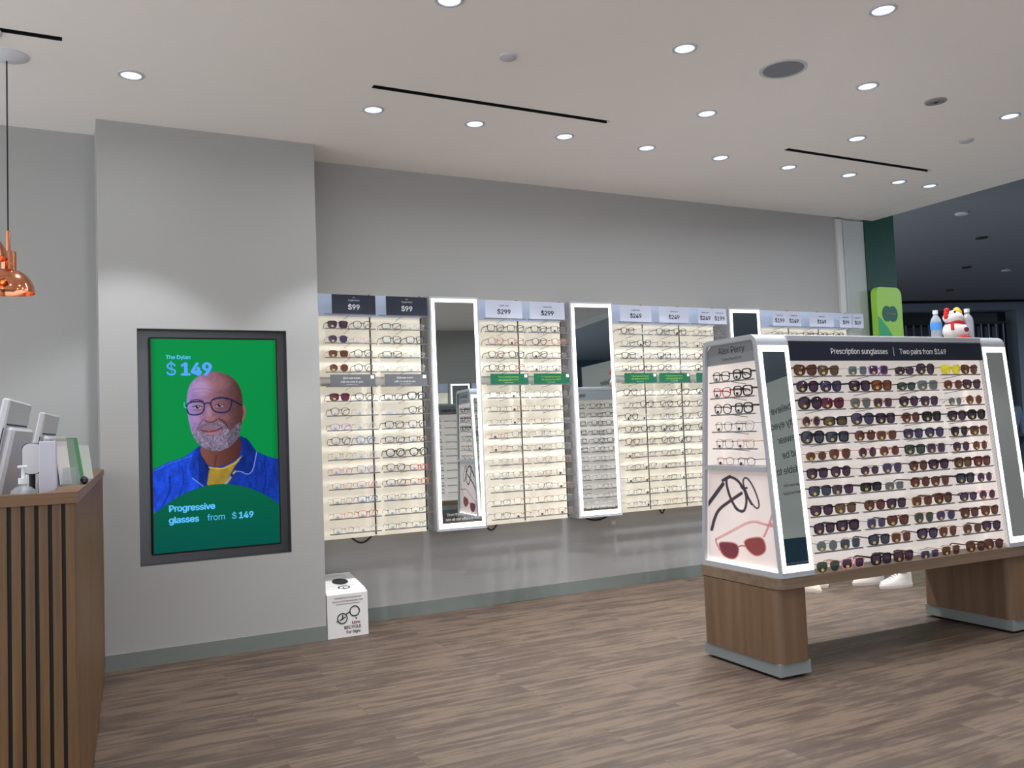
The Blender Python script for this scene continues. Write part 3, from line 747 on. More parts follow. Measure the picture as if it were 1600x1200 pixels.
card_price = MB().bbox(-.148, .148, 0, .002, 0, .128, .0005).mesh('card')
card_promo = MB().bbox(-.152, .152, 0, .002, 0, .076, .0005).mesh('card')
for me in (card_price, card_promo): me.materials.append(None)
tag_me = MB().box(.120, .143, -.0012, 0, .048, .070).mesh('sticker_square', (M_ink_white,))
def price_card(cx, price, dark, lab, small='2 pairs from', w=1.0, y=YF+.004):
    t = thing('price_card', lab, 'price card', (cx, y, ZS[0]+.003), 0, 'price cards on the top shelf')
    o = child('card', card_price, t); slot(o, M_card_dark if dark else M_card_white); o.scale = (w, 1, 1)
    ink = M_ink_white if dark else M_ink_dark
    L = [(small, .0195, 0, .086, 'CENTER', 0.01), (price, .058, 0, .030, 'CENTER', .05)]
    if dark: L.append(('single', .009, 0, .108, 'CENTER', 0))
    lettering(t, L, ink, frameM((0, -.0008, 0), (1, 0, 0), (0, 0, 1)), key=(price, small, dark))
PC = [(1.725, '$99', 1, 1, 'dark grey card reading $99 on the first panel from the pillar'), (2.095, '$99', 1, 1, 'dark grey card reading $99 beside the first mirror'),
      (2.832, '$299', 0, 1, 'white card reading $299 just past the first mirror'), (3.19, '$299', 0, 1, 'white card reading $299 just before the second mirror'),
      (3.98, '$249', 0, 1, 'white card reading $249 just past the second mirror'), (4.35, '$249', 0, 1, 'white card reading $249 on the sixth panel from the pillar'), (4.665, '$249', 0, .5, 'narrow white card reading $249 on the seventh panel from the pillar'),
      (4.815, '$199', 0, .5, 'narrow white card reading $199 beside the third mirror'),
      (5.475, '$199', 0, .55, 'narrow white card reading $199 just past the third mirror'), (5.64, '$149', 0, .55, 'narrow white card reading $149 next to the $199 card past the third mirror'), (5.97, '$149', 0, 1, 'wide white card reading $149 on the second panel past the third mirror'),
      (6.27, '$99', 0, .55, 'narrow white card reading $99 at the end of the wall'), (6.42, '$69', 0, .5, 'narrow white card reading $69 last before the green column')]
for cx, p, dk, w_, lab in PC: price_card(cx, p, dk, lab, w=w_)
def promo(cx, kind, lab):
    t = thing('promo_card', lab, 'promo card', (cx, YF+.004, ZS[5]+.003), 0, 'promo cards under the fourth shelf')
    o = child('card', card_promo, t); slot(o, M_card_grey if kind == 'kids' else M_card_green)
    Mt = frameM((0, -.0008, 0), (1, 0, 0), (0, 0, 1))
    if kind == 'kids': lettering(t, [('Kids eye exam', .0235, -.008, .047, 'CENTER', .025), ('with no cost to you', .0235, -.008, .022, 'CENTER', .025), ('terms apply, see in store', .009, -.008, .008, 'CENTER', 0)], M_ink_white, Mt, key='kids')
    else:
        lettering(t, [('Free progressive lenses', .0205, -.008, .047, 'CENTER', .025), ('with glasses from $299', .0205, -.008, .026, 'CENTER', .025)], M_ink_lime, Mt, key='prog')
        lettering(t, [('ask in store for details', .009, -.008, .010, 'CENTER', 0)], M_ink_white, Mt, key='prog2')
    child('sticker_square', tag_me, t)
for i, k in enumerate(['kids', 'kids', 'prog', 'prog', 'prog', 'prog', 'prog']):
    promo(PX[i]+PW/2+.012, k, ('grey card reading Kids eye exam on the ' if k == 'kids' else 'green progressive lenses card on the ')+PNAME[i])

# frames on the wall
rnd = random.Random(5)
ROWS = [1, 2, 3, 4]+list(range(6, 16))
SPEC = {  # (panel,row index,pair) -> shape, style, frame, lens
 (0, 0, 0): ('square', 'mid', 'black', 'purple'), (0, 1, 0): ('panto', 'thin', 'black', 'violet'), (0, 2, 0): ('square', 'thin', 'gold', 'brown'), (0, 3, 0): ('round', 'thin', 'rose', 'brown'), (0, 4, 0): ('square', 'mid', 'black', 'wine'),
 (0, 0, 1): ('panto', 'mid', 'tortoise', None), (0, 1, 1): ('rect', 'thin', 'pink', None), (0, 2, 1): ('panto', 'mid', 'black', None), (0, 3, 1): ('round', 'mid', 'black', None), (0, 4, 1): ('panto', 'mid', 'black', None),
 (0, 5, 0): ('panto', 'mid', 'burgundy', None), (0, 5, 1): ('panto', 'thin', 'clear', None), (0, 6, 0): ('rect', 'mid', 'lilac', None), (0, 6, 1): ('square', 'mid', 'clear', None), (0, 7, 0): ('panto', 'mid', 'navy', None), (0, 7, 1): ('panto', 'mid', 'blue', None),
 (0, 8, 0): ('square', 'thin', 'gold', None), (0, 8, 1): ('square', 'mid', 'clear', None), (0, 9, 0): ('rect', 'mid', 'pink', None), (0, 9, 1): ('cat', 'mid', 'lilac', None), (0, 10, 0): ('rect', 'thin', 'rose', None), (0, 10, 1): ('rect', 'mid', 'pink', None),
 (0, 11, 0): ('rect', 'thin', 'gold', None), (0, 11, 1): ('rect', 'mid', 'blue', None), (0, 12, 0): ('rect', 'thin', 'orange', None), (0, 12, 1): ('rect', 'mid', 'red', None), (0, 13, 0): ('rect', 'thin', 'grey', None), (0, 13, 1): ('rect', 'thin', 'clear', None),
 (1, 0, 0): ('rect', 'mid', 'black', None), (1, 0, 1): ('rect', 'thin', 'clear', None), (1, 1, 0): ('square', 'mid', 'black', None), (1, 1, 1): ('square', 'mid', 'black', None), (1, 2, 0): ('rect', 'mid', 'black', None), (1, 2, 1): ('rect', 'thin', 'clear', None),
 (1, 3, 0): ('cat', 'thin', 'white', None), (1, 3, 1): ('cat', 'thin', 'clear', None), (1, 4, 0): ('rect', 'mid', 'black', None), (1, 4, 1): ('square', 'thick', 'black', None), (1, 5, 0): ('rect', 'thin', 'clear', None), (1, 5, 1): ('panto', 'mid', 'black', None),
 (1, 6, 0): ('square', 'mid', 'black', None), (1, 6, 1): ('square', 'mid', 'black', None), (1, 7, 0): ('rect', 'mid', 'black', None), (1, 7, 1): ('rect', 'mid', 'burgundy', None), (1, 8, 0): ('panto', 'thick', 'black', None), (1, 8, 1): ('panto', 'thick', 'black', None),
 (1, 9, 0): ('panto', 'mid', 'black', None), (1, 9, 1): ('rect', 'mid', 'red', None), (1, 10, 0): ('rect', 'mid', 'navy', None), (1, 10, 1): ('rect', 'mid', 'orange', None),
}
def wall_pair(pi, ri, pr):
    if (pi, ri, pr) in SPEC: s = SPEC[(pi, ri, pr)]
    elif pi in (2, 3):
        if ri < 4: s = (rnd.choice(['panto', 'round', 'square']), rnd.choice(['mid', 'mid', 'thin']), rnd.choice(['black', 'tortoise', 'brown', 'black', 'rose', 'grey']), None)
        else: s = (rnd.choice(['rect', 'panto', 'square', 'oval']), 'thin', rnd.choice(['grey', 'gold', 'black', 'rose', 'silver', 'brown']), None)
    elif pi >= 4:
        if ri < 9: s = (rnd.choice(['panto', 'round', 'square', 'panto']), rnd.choice(['mid', 'mid', 'thin']), rnd.choice(['black', 'tortoise', 'brown', 'black', 'navy', 'burgundy', 'clear']), None)
        else: s = (rnd.choice(['rect', 'panto', 'oval']), 'thin', rnd.choice(['black', 'brown', 'burgundy', 'gold', 'grey']), None)
    else: s = ('rect', 'thin' if ri > 10 else 'mid', 'black', None)
    return s
for pi, x in enumerate(PX):
    for ri, si in enumerate(ROWS):
        for pr in (0, 1):
            if pi == 6 and ri > 1 and pr == 1: continue
            if pi >= 7 and ri > 1: continue
            sh, stl, fc, lc = wall_pair(pi, ri, pr)
            wp = PW*{2: .96, 4: .905}.get(pi, 1.0); cx = x+wp/2+(.006 if pr == 0 else .0)+(-.236 if pr == 0 else .241)*wp
            M = Matrix.Translation((cx, YF+.006, ZS[si]+.003)) @ Matrix.Rotation(rnd.uniform(-.05, .05), 4, 'Z')
            kind = f'{fc} {SHN[sh]} ' + ('sunglasses' if lc else 'eyeglasses')
            lab = f'{kind}, {"pillar-side" if pr == 0 else "shopfront-side"} pair, {ordinal(ri)} eyewear row, {PNAME[pi]}'
            sticker = (M_stick_y if lc else (M_stick_b if pi < 2 else (M_stick_k if rnd.random() < .35 else None)))
            eyewear(M, sh, stl, fc, lc, lab, 'sunglasses' if lc else 'eyeglasses', f'eyewear on the {PNAME[pi]}', 1.03 if lc else 1.0, sticker)

# lit mirrors on the wall: each front is turned a little towards the pillar
YAW_M = 4.4
def lit_mirror(x0, x1, lab, y=YW, rz=0, qr=True):
    W = x1-x0; H0, H1 = .578, 2.21
    t = thing('lit_mirror', lab, 'mirror', (x0, y, 0), rz, 'tall lit wall mirrors')
    yt, yb = -.150, -.162      # front depth at top and bottom
    TY = math.tan(math.radians(YAW_M))
    def fr(z, x=0): return yb+(yt-yb)*(z-H0)/(H1-H0)-TY*x
    hb = MB(); P = [(0, 0), (W, 0)]
    vs = [(0, 0, H0), (W, 0, H0), (W, yb-TY*W, H0), (0, yb, H0), (0, 0, H1), (W, 0, H1), (W, yt-TY*W, H1), (0, yt, H1)]
    hb.add(vs, [(0, 1, 2, 3), (4, 5, 6, 7), (0, 1, 5, 4), (1, 2, 6, 5), (2, 3, 7, 6), (3, 0, 4, 7)])
    part('housing', hb, mat('mirror_housing', (190, 190, 194), .45), t)
    def fn(a, b, d): return (a, fr(b, a)-d, b)
    n = 4; o_ = [(.013, H0+.016), (W-.013, H0+.016), (W-.013, H1-.016), (.013, H1-.016)]; i_ = [(.036, H0+.050), (W-.036, H0+.050), (W-.036, H1-.040), (.036, H1-.040)]
    part('light_frame', MB().ring(o_, i_, fn, -.002, .003), M_light, t)
    part('mirror_glass', MB().prism(i_, fn, -.002, .001), M_mirror, t)
    if qr:
        lettering(t, [('Scan this QR code to', .032, W/2+.002, 0, 'CENTER', .02), ('see all our offers in full', .032, W/2+.002, -.034, 'CENTER', .03)], M_ink_white, frameM((0, fr(H0+.1)-.0022, H0+.102), (1, -TY, 0), (0, .0074, 1)), key='qr')
    return t
lit_mirror(2.292, 2.656, 'tall light-framed mirror, first from the pillar')
lit_mirror(3.432, 3.800, 'tall light-framed mirror, second from the pillar')
lit_mirror(4.985, 5.312, 'tall light-framed mirror, third from the pillar, half hidden by the stand')

for k, (xa, xb, z, lab) in enumerate([(1.71, 1.86, .575, 'short black cable loop under the first wall panel'), (2.70, 2.80, .575, 'short black cable loop beside the bottom of the first mirror'), (3.50, 3.80, .575, 'long black cable drooping under the second mirror'), (4.24, 4.30, .58, 'tiny black cable end under the sixth wall panel')]):
    pts = [(xa+(xb-xa)*i/10, YW-.06, z+.012-.045*math.sin(PI*i/10)) for i in range(11)]
    tag(part('cable', MB().tube(pts, .006, 8), M_cable, None, True), lab, 'cable')
t = thing('wall_outlet', 'small blank wall plate under the second mirror', 'outlet', (3.80, YW, .475))
part('plate', MB().bbox(0, .075, -.006, 0, 0, .055, .002), M_wall, t); part('socket', MB().bbox(.02, .055, -.008, -.005, .015, .04, .001), M_trimring, t)

# green sign blade by the entrance
t = thing('blade_sign', 'lime green rounded shop sign with dark green double-oval logo on the dark green column', 'sign', (6.80, YW-.10, 0))
def sg(a, b, d): return (a, d-.02, b)
P = roundrect(0, .36, .35, 2.47, .075, 8)
sm = MB().prism(P, sg, -.0, .05)
sm.prism(roundrect(.01, .35, .36, 2.46, .068, 8), sg, -.008, .0)
part('body', sm, mat('lime_sign', (146, 196, 72), .35, emit=(146, 196, 72), es=.10), t, True)
def disc(cx, cz, rx, rz, n=28): return [(cx+rx*math.cos(2*PI*i/n), cz+rz*math.sin(2*PI*i/n)) for i in range(n)]
lg = MB()
pn = []
for i in range(56):          # outline of two overlapping ovals
    th_ = 2*PI*i/56; r_ = 0
    while any(((r_*math.cos(th_)-o)/.062)**2+(r_*math.sin(th_)/.074)**2 < 1 for o in (-.04, .04)): r_ += .0008
    pn.append((.175+r_*math.cos(th_), 2.215+r_*math.sin(th_)))
lg.prism(pn, lambda a, b, d: (a, -.033+d, b), 0, .006)
part('logo', lg, mat('logo_green', (0, 92, 70), .4), t)
lettering(t, [('Specsavers', .038, .175, 2.202, 'CENTER', .06)], M_ink_white, frameM((0, -.0365, 0), (1, 0, 0), (0, 0, 1)))
part('green_wave', MB().prism([(.012, 2.19), (.05, 2.17), (.14, 2.08), (.22, 1.98), (.29, 1.86), (.33, 1.7), (.33, .45), (.012, .45)], lambda a, b, d: (a, -.0295+d, b), 0, .003), mat('mid_green', (40, 160, 100), .4, emit=(40, 160, 100), es=.06), t)

# ------------------------------------------------------------------ recycling box
bx = Matrix.Translation((1.462, YP, 0))
t = thing('recycle_box', 'white cardboard eyeglass recycling box with round hole on the floor beside the pillar', 'box', M=bx)
W, D = .262, .325; Z0, Z1, Z2 = .268, .292, .352
b = MB(); vs = [(0, 0, 0), (W, 0, 0), (W, D, 0), (0, D, 0), (0, 0, Z0), (W, 0, Z0), (W, D, Z0), (0, D, Z0)]
b.add(vs, [(0, 1, 2, 3), (0, 1, 5, 4), (1, 2, 6, 5), (2, 3, 7, 6), (3, 0, 4, 7)]); part('body', b, M_cardboard, t)
b = MB(); a0 = (0, 0, Z0); a1 = (W, 0, Z0); s0 = (.004, .05, Z1); s1 = (W-.004, .05, Z1); b0 = (.02, D-.004, Z2); b1 = (W-.02, D-.004, Z2)
b.add([a0, a1, s1, s0, b1, b0, (0, D, Z0), (W, D, Z0)], [(0, 1, 2, 3), (3, 2, 4, 5), (0, 3, 5, 6), (1, 7, 4, 2), (6, 5, 4, 7)]); part('lid', b, M_cardboard, t)
sl = (Z2-Z1)/(D-.054)
Ml = frameM((0, .05, Z1+.0012), (1, 0, 0), (0, 1, sl))
h = MB().prism(disc(.135, .125, .052, .052), lambda a, b, d: (a, b, d), 0, .0006); o = part('slot_hole', h, M_darkhole, t); o.matrix_local = Ml
lettering(t, [('LIONS RECYCLE FOR SIGHT EYEGLASSES', .0095, .131, .225, 'CENTER', .02), ('PLACE YOUR USED EYEGLASSES HERE', .0115, .131, .052, 'CENTER', .02)], M_red_ink, Ml @ Matrix.Translation((0, 0, .0008)))
lettering(t, [('L', .040, .131, .008, 'CENTER', .06)], M_ink_dark, Ml @ Matrix.Translation((0, 0, .0008)))
rg = MB().ring(disc(.131, .022, .040, .026), disc(.131, .022, .030, .019), lambda a, b, d: (a, b, d), 0, .0006); o = part('emblem', rg, M_ink_dark, t); o.matrix_local = Ml
Mf = frameM((0, -.0012, 0), (1, 0, 0), (0, 0, 1))
lettering(t, [('SUPPORTING EYEGLASS USE', .0165, .133, .240, 'CENTER', .01), ('NOW ACCEPTING READING AIDS', .0165, .133, .219, 'CENTER', .01), ('Lions', .030, .182, .078, 'CENTER', .04), ('RECYCLE', .033, .160, .050, 'CENTER', .04), ('For Sight', .030, .164, .022, 'CENTER', .04)], M_red_ink, Mf)
lettering(t, [('Canadian Lions Eyeglass Recycling Program', .0105, .133, .204, 'CENTER', .02)], M_ink_dark, Mf)
g = MB(); Rm = Matrix.Rotation(-.42, 4, 'Y')
for cx, cz in ((.095, .118), (.175, .156)):
    g.ring(disc(cx, cz, .034, .034), disc(cx, cz, .0275, .0275), lambda a, b, d: (a, -.001-d, b), 0, .001)
g.prism([(.122, .140), (.146, .152), (.143, .158), (.119, .146)], lambda a, b, d: (a, -.001-d, b), 0, .001)
g.prism([(.078, .104), (.098, .112), (.116, .124), (.112, .128), (.1, .122), (.101, .140), (.094, .138), (.092, .118), (.076, .110)], lambda a, b, d: (a, -.001-d, b), 0, .001)
g.prism([(.062, .108), (.067, .104), (.062, .098), (.056, .100)], lambda a, b, d: (a, -.001-d, b), 0, .001).prism([(.196, .176), (.206, .170), (.207, .160), (.200, .164)], lambda a, b, d: (a, -.001-d, b), 0, .001)
g.prism([(.178, .116), (.19, .112), (.187, .104), (.182, .106)], lambda a, b, d: (a, -.001-d, b), 0, .001)
part('glasses_emblem', g, M_ink_dark, t)
tag(part('gap_shade_strip', MB().box(1.4576, 1.4612, YP+.03, YP+.3, .06, .24), mat('gap_shade_dark', (50, 30, 34), .7), None), 'dark strip painted as the gap shade between recycling box and pillar', 'card')  # dark strip stands in for the shade between box and pillar

# ------------------------------------------------------------------ sunglasses stand
SX, SY, STH = 3.056, 3.204, -.038
IM = Matrix.Translation((SX, SY, 0)) @ Matrix.Rotation(STH, 4, 'Z')
L_, DD = 1.90, .636
ZL0, ZL1, ZT = .4295, .4875, 1.688
SLP = (.097+.004)/(ZT-ZL1)
def tf(z): return -.004+SLP*(z-ZL1)
def tb(z): return .619-SLP*(z-ZL1)
def rot(pts): return pts
ZR = [1.470, 1.385, 1.297, 1.209, 1.123, 1.038, .948, .860, .763, .674, .588]   # shelves of the long faces
XC = [.2286+.356*i for i in range(4)]
BO = .128                                  # board face behind the slope plane
def island(M, lab, heads, mirror_only=False):
    t = thing('display_stand', lab, 'display stand', M=M, group='free-standing eyewear stands')
    # feet
    for s0 in (0.0, L_-.209):
        fo = part('foot_block', MB().prism(roundrect(s0, s0+.209, .02, .02+.598, .05, 7), lambda a, b, d: (a, b, d), .075, ZL0), M_stand, t, True)
        part('plinth', MB().prism(roundrect(s0+.006, s0+.203, .028, .61, .004, 3), lambda a, b, d: (a, b, d), .014, .075), M_plinth, fo)
        part('glide', MB().prism(roundrect(s0+.03, s0+.18, .06, .58, .004, 3), lambda a, b, d: (a, b, d), 0, .014), M_black, fo)
    part('base_shelf', MB().prism(roundrect(0, L_, 0, DD, .055, 8), lambda a, b, d: (a, b, d), ZL0+.004, ZL1), M_standh, t, True)
    # towers
    for q, s0 in enumerate((.021, L_-.021-.207)):
        s1 = s0+.207
        def outl(off, rr):
            z0, z1 = ZL1+off, ZT-off
            k = math.sqrt(1+SLP*SLP)
            A = lambda z: tf(z)+off*k; B = lambda z: tb(z)-off*k
            P = [(A(z0), z0)]
            n = 8
            # top front corner and top back corner rounded
            zc = z1-rr
            for i in range(n+1):
                a = PI-PI/2*i/n; P.append((A(zc)+rr+rr*math.cos(a)+SLP*0, zc+rr*math.sin(a)))
            for i in range(n+1):
                a = PI/2-PI/2*i/n; P.append((B(zc)-rr+rr*math.cos(a), zc+rr*math.sin(a)))
            P.append((B(z0), z0)); return P
        out, inn = outl(0, .05), outl(.024, .03)
        fn = lambda a, b, d: (d, a, b)
        tw = part('tower_shell', MB().ring(out, inn, fn, s0, s1), M_shell, t, True)
        # end panel inside the shell
        e0, e1 = (s0+.118, s0+.128) if q == 0 else (s1-.128, s1-.118)
        part('end_board', MB().prism(inn, fn, e0, e1), M_cream2, t)
        sgn = -1 if q == 0 else 1; se = s0 if q == 0 else s1
        def span(z, o=.026): return tf(z)+o, tb(z)-o
        zz = 1.555; a, b = span(zz); a2, b2 = span(ZT-.05)
        hp = part('end_header', MB().prism([(a, zz), (a2, ZT-.055), (a2+.03, ZT-.026), (b2-.03, ZT-.026), (b2, ZT-.055), (b, zz)], fn, se-sgn*.012, se-sgn*.016), M_shell_in, t)
        if q == 0:
            lettering(hp, [('Alex Perry', .060, 0, .030, 'CENTER', -.004), ('2 pairs from $199', .0265, 0, -.006, 'CENTER', 0)], M_ink_dark, frameM((s0+.0112, .300, 1.580), (0, -1, 0), (0, 0, 1)))
        a, b = span(1.012); a2, b2 = span(1.03)
        part('crossbar', MB().prism([(a, 1.003), (a2, 1.024), (b2, 1.024), (b, 1.003)], fn, se, se-sgn*.118), M_shell, t)
        a, b = span(.514); a2, b2 = span(1.003)
        cs = [(se-sgn*.02, b2, 1.003), (se-sgn*.02, a2, 1.003), (se-sgn*.02, a, .512), (se-sgn*.02, b, .512)]
        if q == 0 and not mirror_only:
            me = picture_mesh('poster', [(118, 175), (640, 200), (732, 1062), (118, 928)], cs, 150, 160, paint_poster)
            me.materials.append(picture('poster_print', .16, .5)); part('poster', me, None, t, label='backlit poster of black glasses above pink sunglasses')
        else:
            part('poster', MB().add(cs, [(0, 1, 2, 3)]), M_cream2, t)
        lw = MB().box(se-sgn*.010, se-sgn*.019, a+.004, b-.004, .512, .516)
        part('edge_light', lw, mat('edge_led', (255, 255, 255), .5, emit=(255, 236, 214), es=3.0), t)
        part('glow_lining', MB().ring(inn, outl(.0265, .028), fn, min(se-sgn*.018, se-sgn*.117), max(se-sgn*.018, se-sgn*.117)), M_cream2, t)  # added glowing lining, lifts the shade on the recess sides
        ic = s1-.004 if q == 0 else s0
        part('inner_side', MB().prism(outl(.003, .048), fn, ic, ic+.004), M_cream2, t)
        # sloped lit mirrors front and back
        for fb in (0, 1):
            def mf(a, z, d, fb=fb): return (a, (tf(z)-d) if fb == 0 else (tb(z)+d), z)
            o_ = [(s0+.008, .513), (s1-.005, .513), (s1-.005, 1.628), (s0+.008, 1.628)]; i_ = [(s0+.030, .545), (s1-.029, .545), (s1-.029, 1.597), (s0+.030, 1.597)]
            lf = part('light_frame', MB().ring(o_, i_, mf, 0, .004), M_light, t)
            part('mirror_glass', MB().prism(i_, mf, 0, .002), M_mirror, t)
    # long boards, headers, shelves
    s0, s1 = .228, L_-.228
    for fb in (0, 1):
        def lf_(z, o): return (tf(z)+o) if fb == 0 else (tb(z)-o)
        def quad(z0, z1, o0, o1, m, nm):
            v = []
            for s in (s0, s1):
                for z in (z0, z1):
                    for o in (o0, o1): v.append((s, lf_(z, o), z))
            return part(nm, MB().add(v, [(0, 1, 3, 2), (4, 6, 7, 5), (0, 4, 5, 1), (2, 3, 7, 6), (0, 2, 6, 4), (1, 5, 7, 3)]), m, t)
        quad(ZL1, 1.56, BO, BO+.012, M_cream2, 'face_board')
        hd = quad(1.552, 1.650, -.001, .012, mat('navy_header', (30, 33, 46), .55, spec=.2) if fb == 0 else M_shell_in, 'header_board')
        dirx = 1 if fb == 0 else -1
        Mh = frameM((.9, lf_(1.590, -.0035), 1.590), (dirx, 0, 0), (0, SLP*(1 if fb == 0 else -1), 1))
        if fb == 0: lettering(hd, [(heads[0], .051, .04, -.004, 'CENTER', .02)], M_ink_white, Mh)
        else: lettering(hd, [(heads[1], .055, 0, -.004, 'CENTER', .01)], M_ink_dark, Mh)
        sh = MB().box(.008, .330, 0, .004, -.004, .003) if fb == 0 else MB().box(.008, .330, -.004, 0, -.004, .003)
        sg_ = 1 if fb == 0 else -1
        sh.tube([(.17, sg_*.003, -.003), (.17, sg_*(BO-.002), -.016)], .0018, 6)
        sh.box(.012, .326, min(sg_*.004, sg_*.022), max(sg_*.004, sg_*.022), -.0015, 0)
        me = sh.mesh('shelf', (M_lip,))
        for z in ZR:
            for c_ in XC: child('shelf', me, t, (c_+.014, lf_(z, .004), z))
        if fb == 0:
            jm = MB()
            for c_ in XC[1:]: jm.box(c_-.001, c_+.001, -.0005, .002, 0, 1.06)
    part('top_board', MB().bbox(s0-.005, s1+.005, tf(1.650)+.0, tb(1.650), 1.650, ZT-.004, .004), M_shell, t)
    # end shelves
    if not mirror_only:
        em = MB().box(-.001, .003, -.175, .175, -.004, .003); em.tube([(.003, 0, -.003), (.10, 0, -.016)], .002, 6).box(.003, .02, -.17, .17, -.0015, 0)
        me = em.mesh('shelf', (M_lip,))
        for z in (1.464, 1.379, 1.291, 1.201, 1.113): child('shelf', me, t, (.026, .3075, z))
    return t
island(IM, 'long free-standing sunglasses stand with wooden feet and lit mirror ends', ('Prescription sunglasses    |    Two pairs from $149', 'Witchery     LUXE     DKNY     Karen Walker'))

G = 'sunglasses on the long face of the stand'
SUN = [
 'cat tortoise brown thick|cat brown olive mid|square clear grey thin|square lilac purple mid|sport black purple mid|big black purple mid|cat yellow yellow mid|cat tortoise brown mid',
 'panto black purple thick|cat navy violet thick|square black purple thick|square tortoise orange thick|sport black green mid|square grey grey mid|panto rose brown thin|cat black purple mid',
 'big black purple thick|cat burgundy wine thick|pilot gold grey thin|square gold purple thin|panto black purple mid|square navy purple mid|small silver grey thin|round gold brown thin',
 'round cream purple mid|rect black olive thick|big black violet mid|square black purple thick|panto brown brown mid|square black dark thick|brow black purple mid|panto black dark thick',
 'big black blue thick|square black blue thick|hexa brown brown mid|square gold brown thin|square navy violet mid|panto navy violet mid|pilot black dark thin|square brown brown mid',
 'oval gold brown thin|pilot gold brown thin|round rose purple thin|hexa rose brown thin|square black green mid|square grey purple mid|panto black purple thin|round rose brown thin',
 'square black purple mid|panto black purple mid|oval black purple thin|pilot silver violet thin|panto tortoise brown mid|brow black purple mid|square tortoise olive thick|square burgundy brown thick',
 'square black blue mid|square black purple thin|rect black dark thick|rect silver grey thin|hexa brown brown mid|pilot brown brown thin|square black blue thick|round purple purple thin',
 'cat black purple mid|square brown olive mid|panto tortoise brown mid|square black purple mid|square gold brown thin|panto tortoise brown thick|oval black violet mid|round pink purple thin',
 'square black purple mid|square black purple thick|square silver violet thin|cat tortoise brown mid|pilot gold green thin|panto silver violet thin|square tortoise brown mid|cat brown brown mid',
 'round silver grey thin|square silver blue thin|square black blue mid|square gold brown thin|brow black violet mid|pilot gold brown thin|panto silver brown thin|panto black purple mid',
 'pilot gold green thin|square pink purple mid|square black purple thick|square tortoise purple thick|rect silver violet thin|square gold brown thin|panto tortoise brown mid|panto brown brown mid']
CNT = ['nearest the poster end', 'second from the poster end', 'third from the poster end', 'fourth from the poster end', 'fifth from the poster end', 'sixth from the poster end', 'seventh from the poster end', 'farthest from the poster end']
for r, row in enumerate(SUN):
    z = ZR[r] if r < 11 else ZL1
    for k, sp_ in enumerate(row.split('|')):
        sh, fc, lc, stl = sp_.split()
        c_ = XC[k//2]+.014+(.092 if k % 2 == 0 else .252)
        M = IM @ Matrix.Translation((c_+rnd.uniform(-.006, .006), tf(z)+.009, z+.003)) @ Matrix.Rotation(rnd.uniform(-.08, .08), 4, 'Z')
        lab = f'{fc} {SHN[sh]} sunglasses, {lc} lenses, {CNT[k]}, '+(f'{ordinal(r)} shelf down' if r < 11 else 'bottom row')
        big = {'small': 1.0, 'sport': 1.0, 'big': 1.06, 'round': 1.06}.get(sh, 1.10)
        eyewear(M, sh, stl, fc, lc, lab, 'sunglasses', G, big, M_stick_y)
# end face frames
ENDF = ['square mid black|square thick black', 'cat mid red|square thick black', 'panto mid black|square thick black', 'panto thin black|pilot thin grey', 'square thin brown|square thin orange', 'oval thin rose|oval thin brown']
for r, row in enumerate(ENDF):
    z = [1.464, 1.379, 1.291, 1.201, 1.113, 1.0245][r]
    for k, sp_ in enumerate(row.split('|')):
        sh, stl, fc = sp_.split()
        M = IM @ Matrix.Translation((.030, .39-.165*k, z+.003)) @ Matrix.Rotation(-PI/2, 4, 'Z') @ Matrix.Rotation(rnd.uniform(-.05, .05), 4, 'Z')
        eyewear(M, sh, stl, fc, None, f'{fc} {SHN[sh]} eyeglasses, {"wall-side" if k == 0 else "mirror-side"} pair, {ordinal(r)} row down on the poster end', 'eyeglasses', 'eyeglasses on the poster end of the stand', 1.06, M_stick_k)
# back face frames, seen in the wall mirrors
for r in range(11):
    z = ZR[r]
    for k in range(7):
        c_ = L_-(XC[k//2]+.014+(.092 if k % 2 == 0 else .252))
        sh = rnd.choice(['square', 'panto', 'rect', 'round']); fc = rnd.choice(['black', 'black', 'brown', 'tortoise', 'grey', 'gold'])
        M = IM @ Matrix.Translation((c_, tb(z)-.009, z+.003)) @ Matrix.Rotation(PI, 4, 'Z')
        eyewear_one(M, sh, 'mid' if r < 6 else 'thin', fc, f'{fc} {SHN[sh]} eyeglasses facing the mirror wall, {CNT[7-k]}, {ordinal(r)} shelf down', 'eyeglasses on the wall side of the stand')

# things on top of the stand
def bottle(loc, lab, lm, full):
    t = thing('water_bottle', lab, 'water bottle', M=IM @ Matrix.Translation(loc))
    pr = [(.0001, 0), (.029, 0), (.032, .006), (.031, .03), (.032, .05), (.031, .055), (.032, .12), (.029, .138), (.018, .158), (.0125, .166), (.0125, .175)]
    part('bottle_body', MB().lathe(pr, 24), glassy('clear_plastic_'+('a' if full else 'b'), (236, 240, 246), .35, (230, 234, 240), .1), t, True)
    part('cap', MB().lathe([(.0001, .196), (.0145, .196), (.015, .192), (.015, .174), (.0001, .174)], 20), M_white, t, True)
    if lm: part('paper_label', MB().lathe([(.0325, .075), (.0328, .078), (.0328, .118), (.0325, .12)], 24), lm, t, True)
bottle((1.690, .395, ZT), 'clear water bottle with blue paper wrap standing on the stand before the plush bird', mat('blue_wrap', (66, 140, 214), .4), True)
bottle((1.848, .30, ZT), 'tall white milky bottle leaning by the plush bird on the stand', None, False)

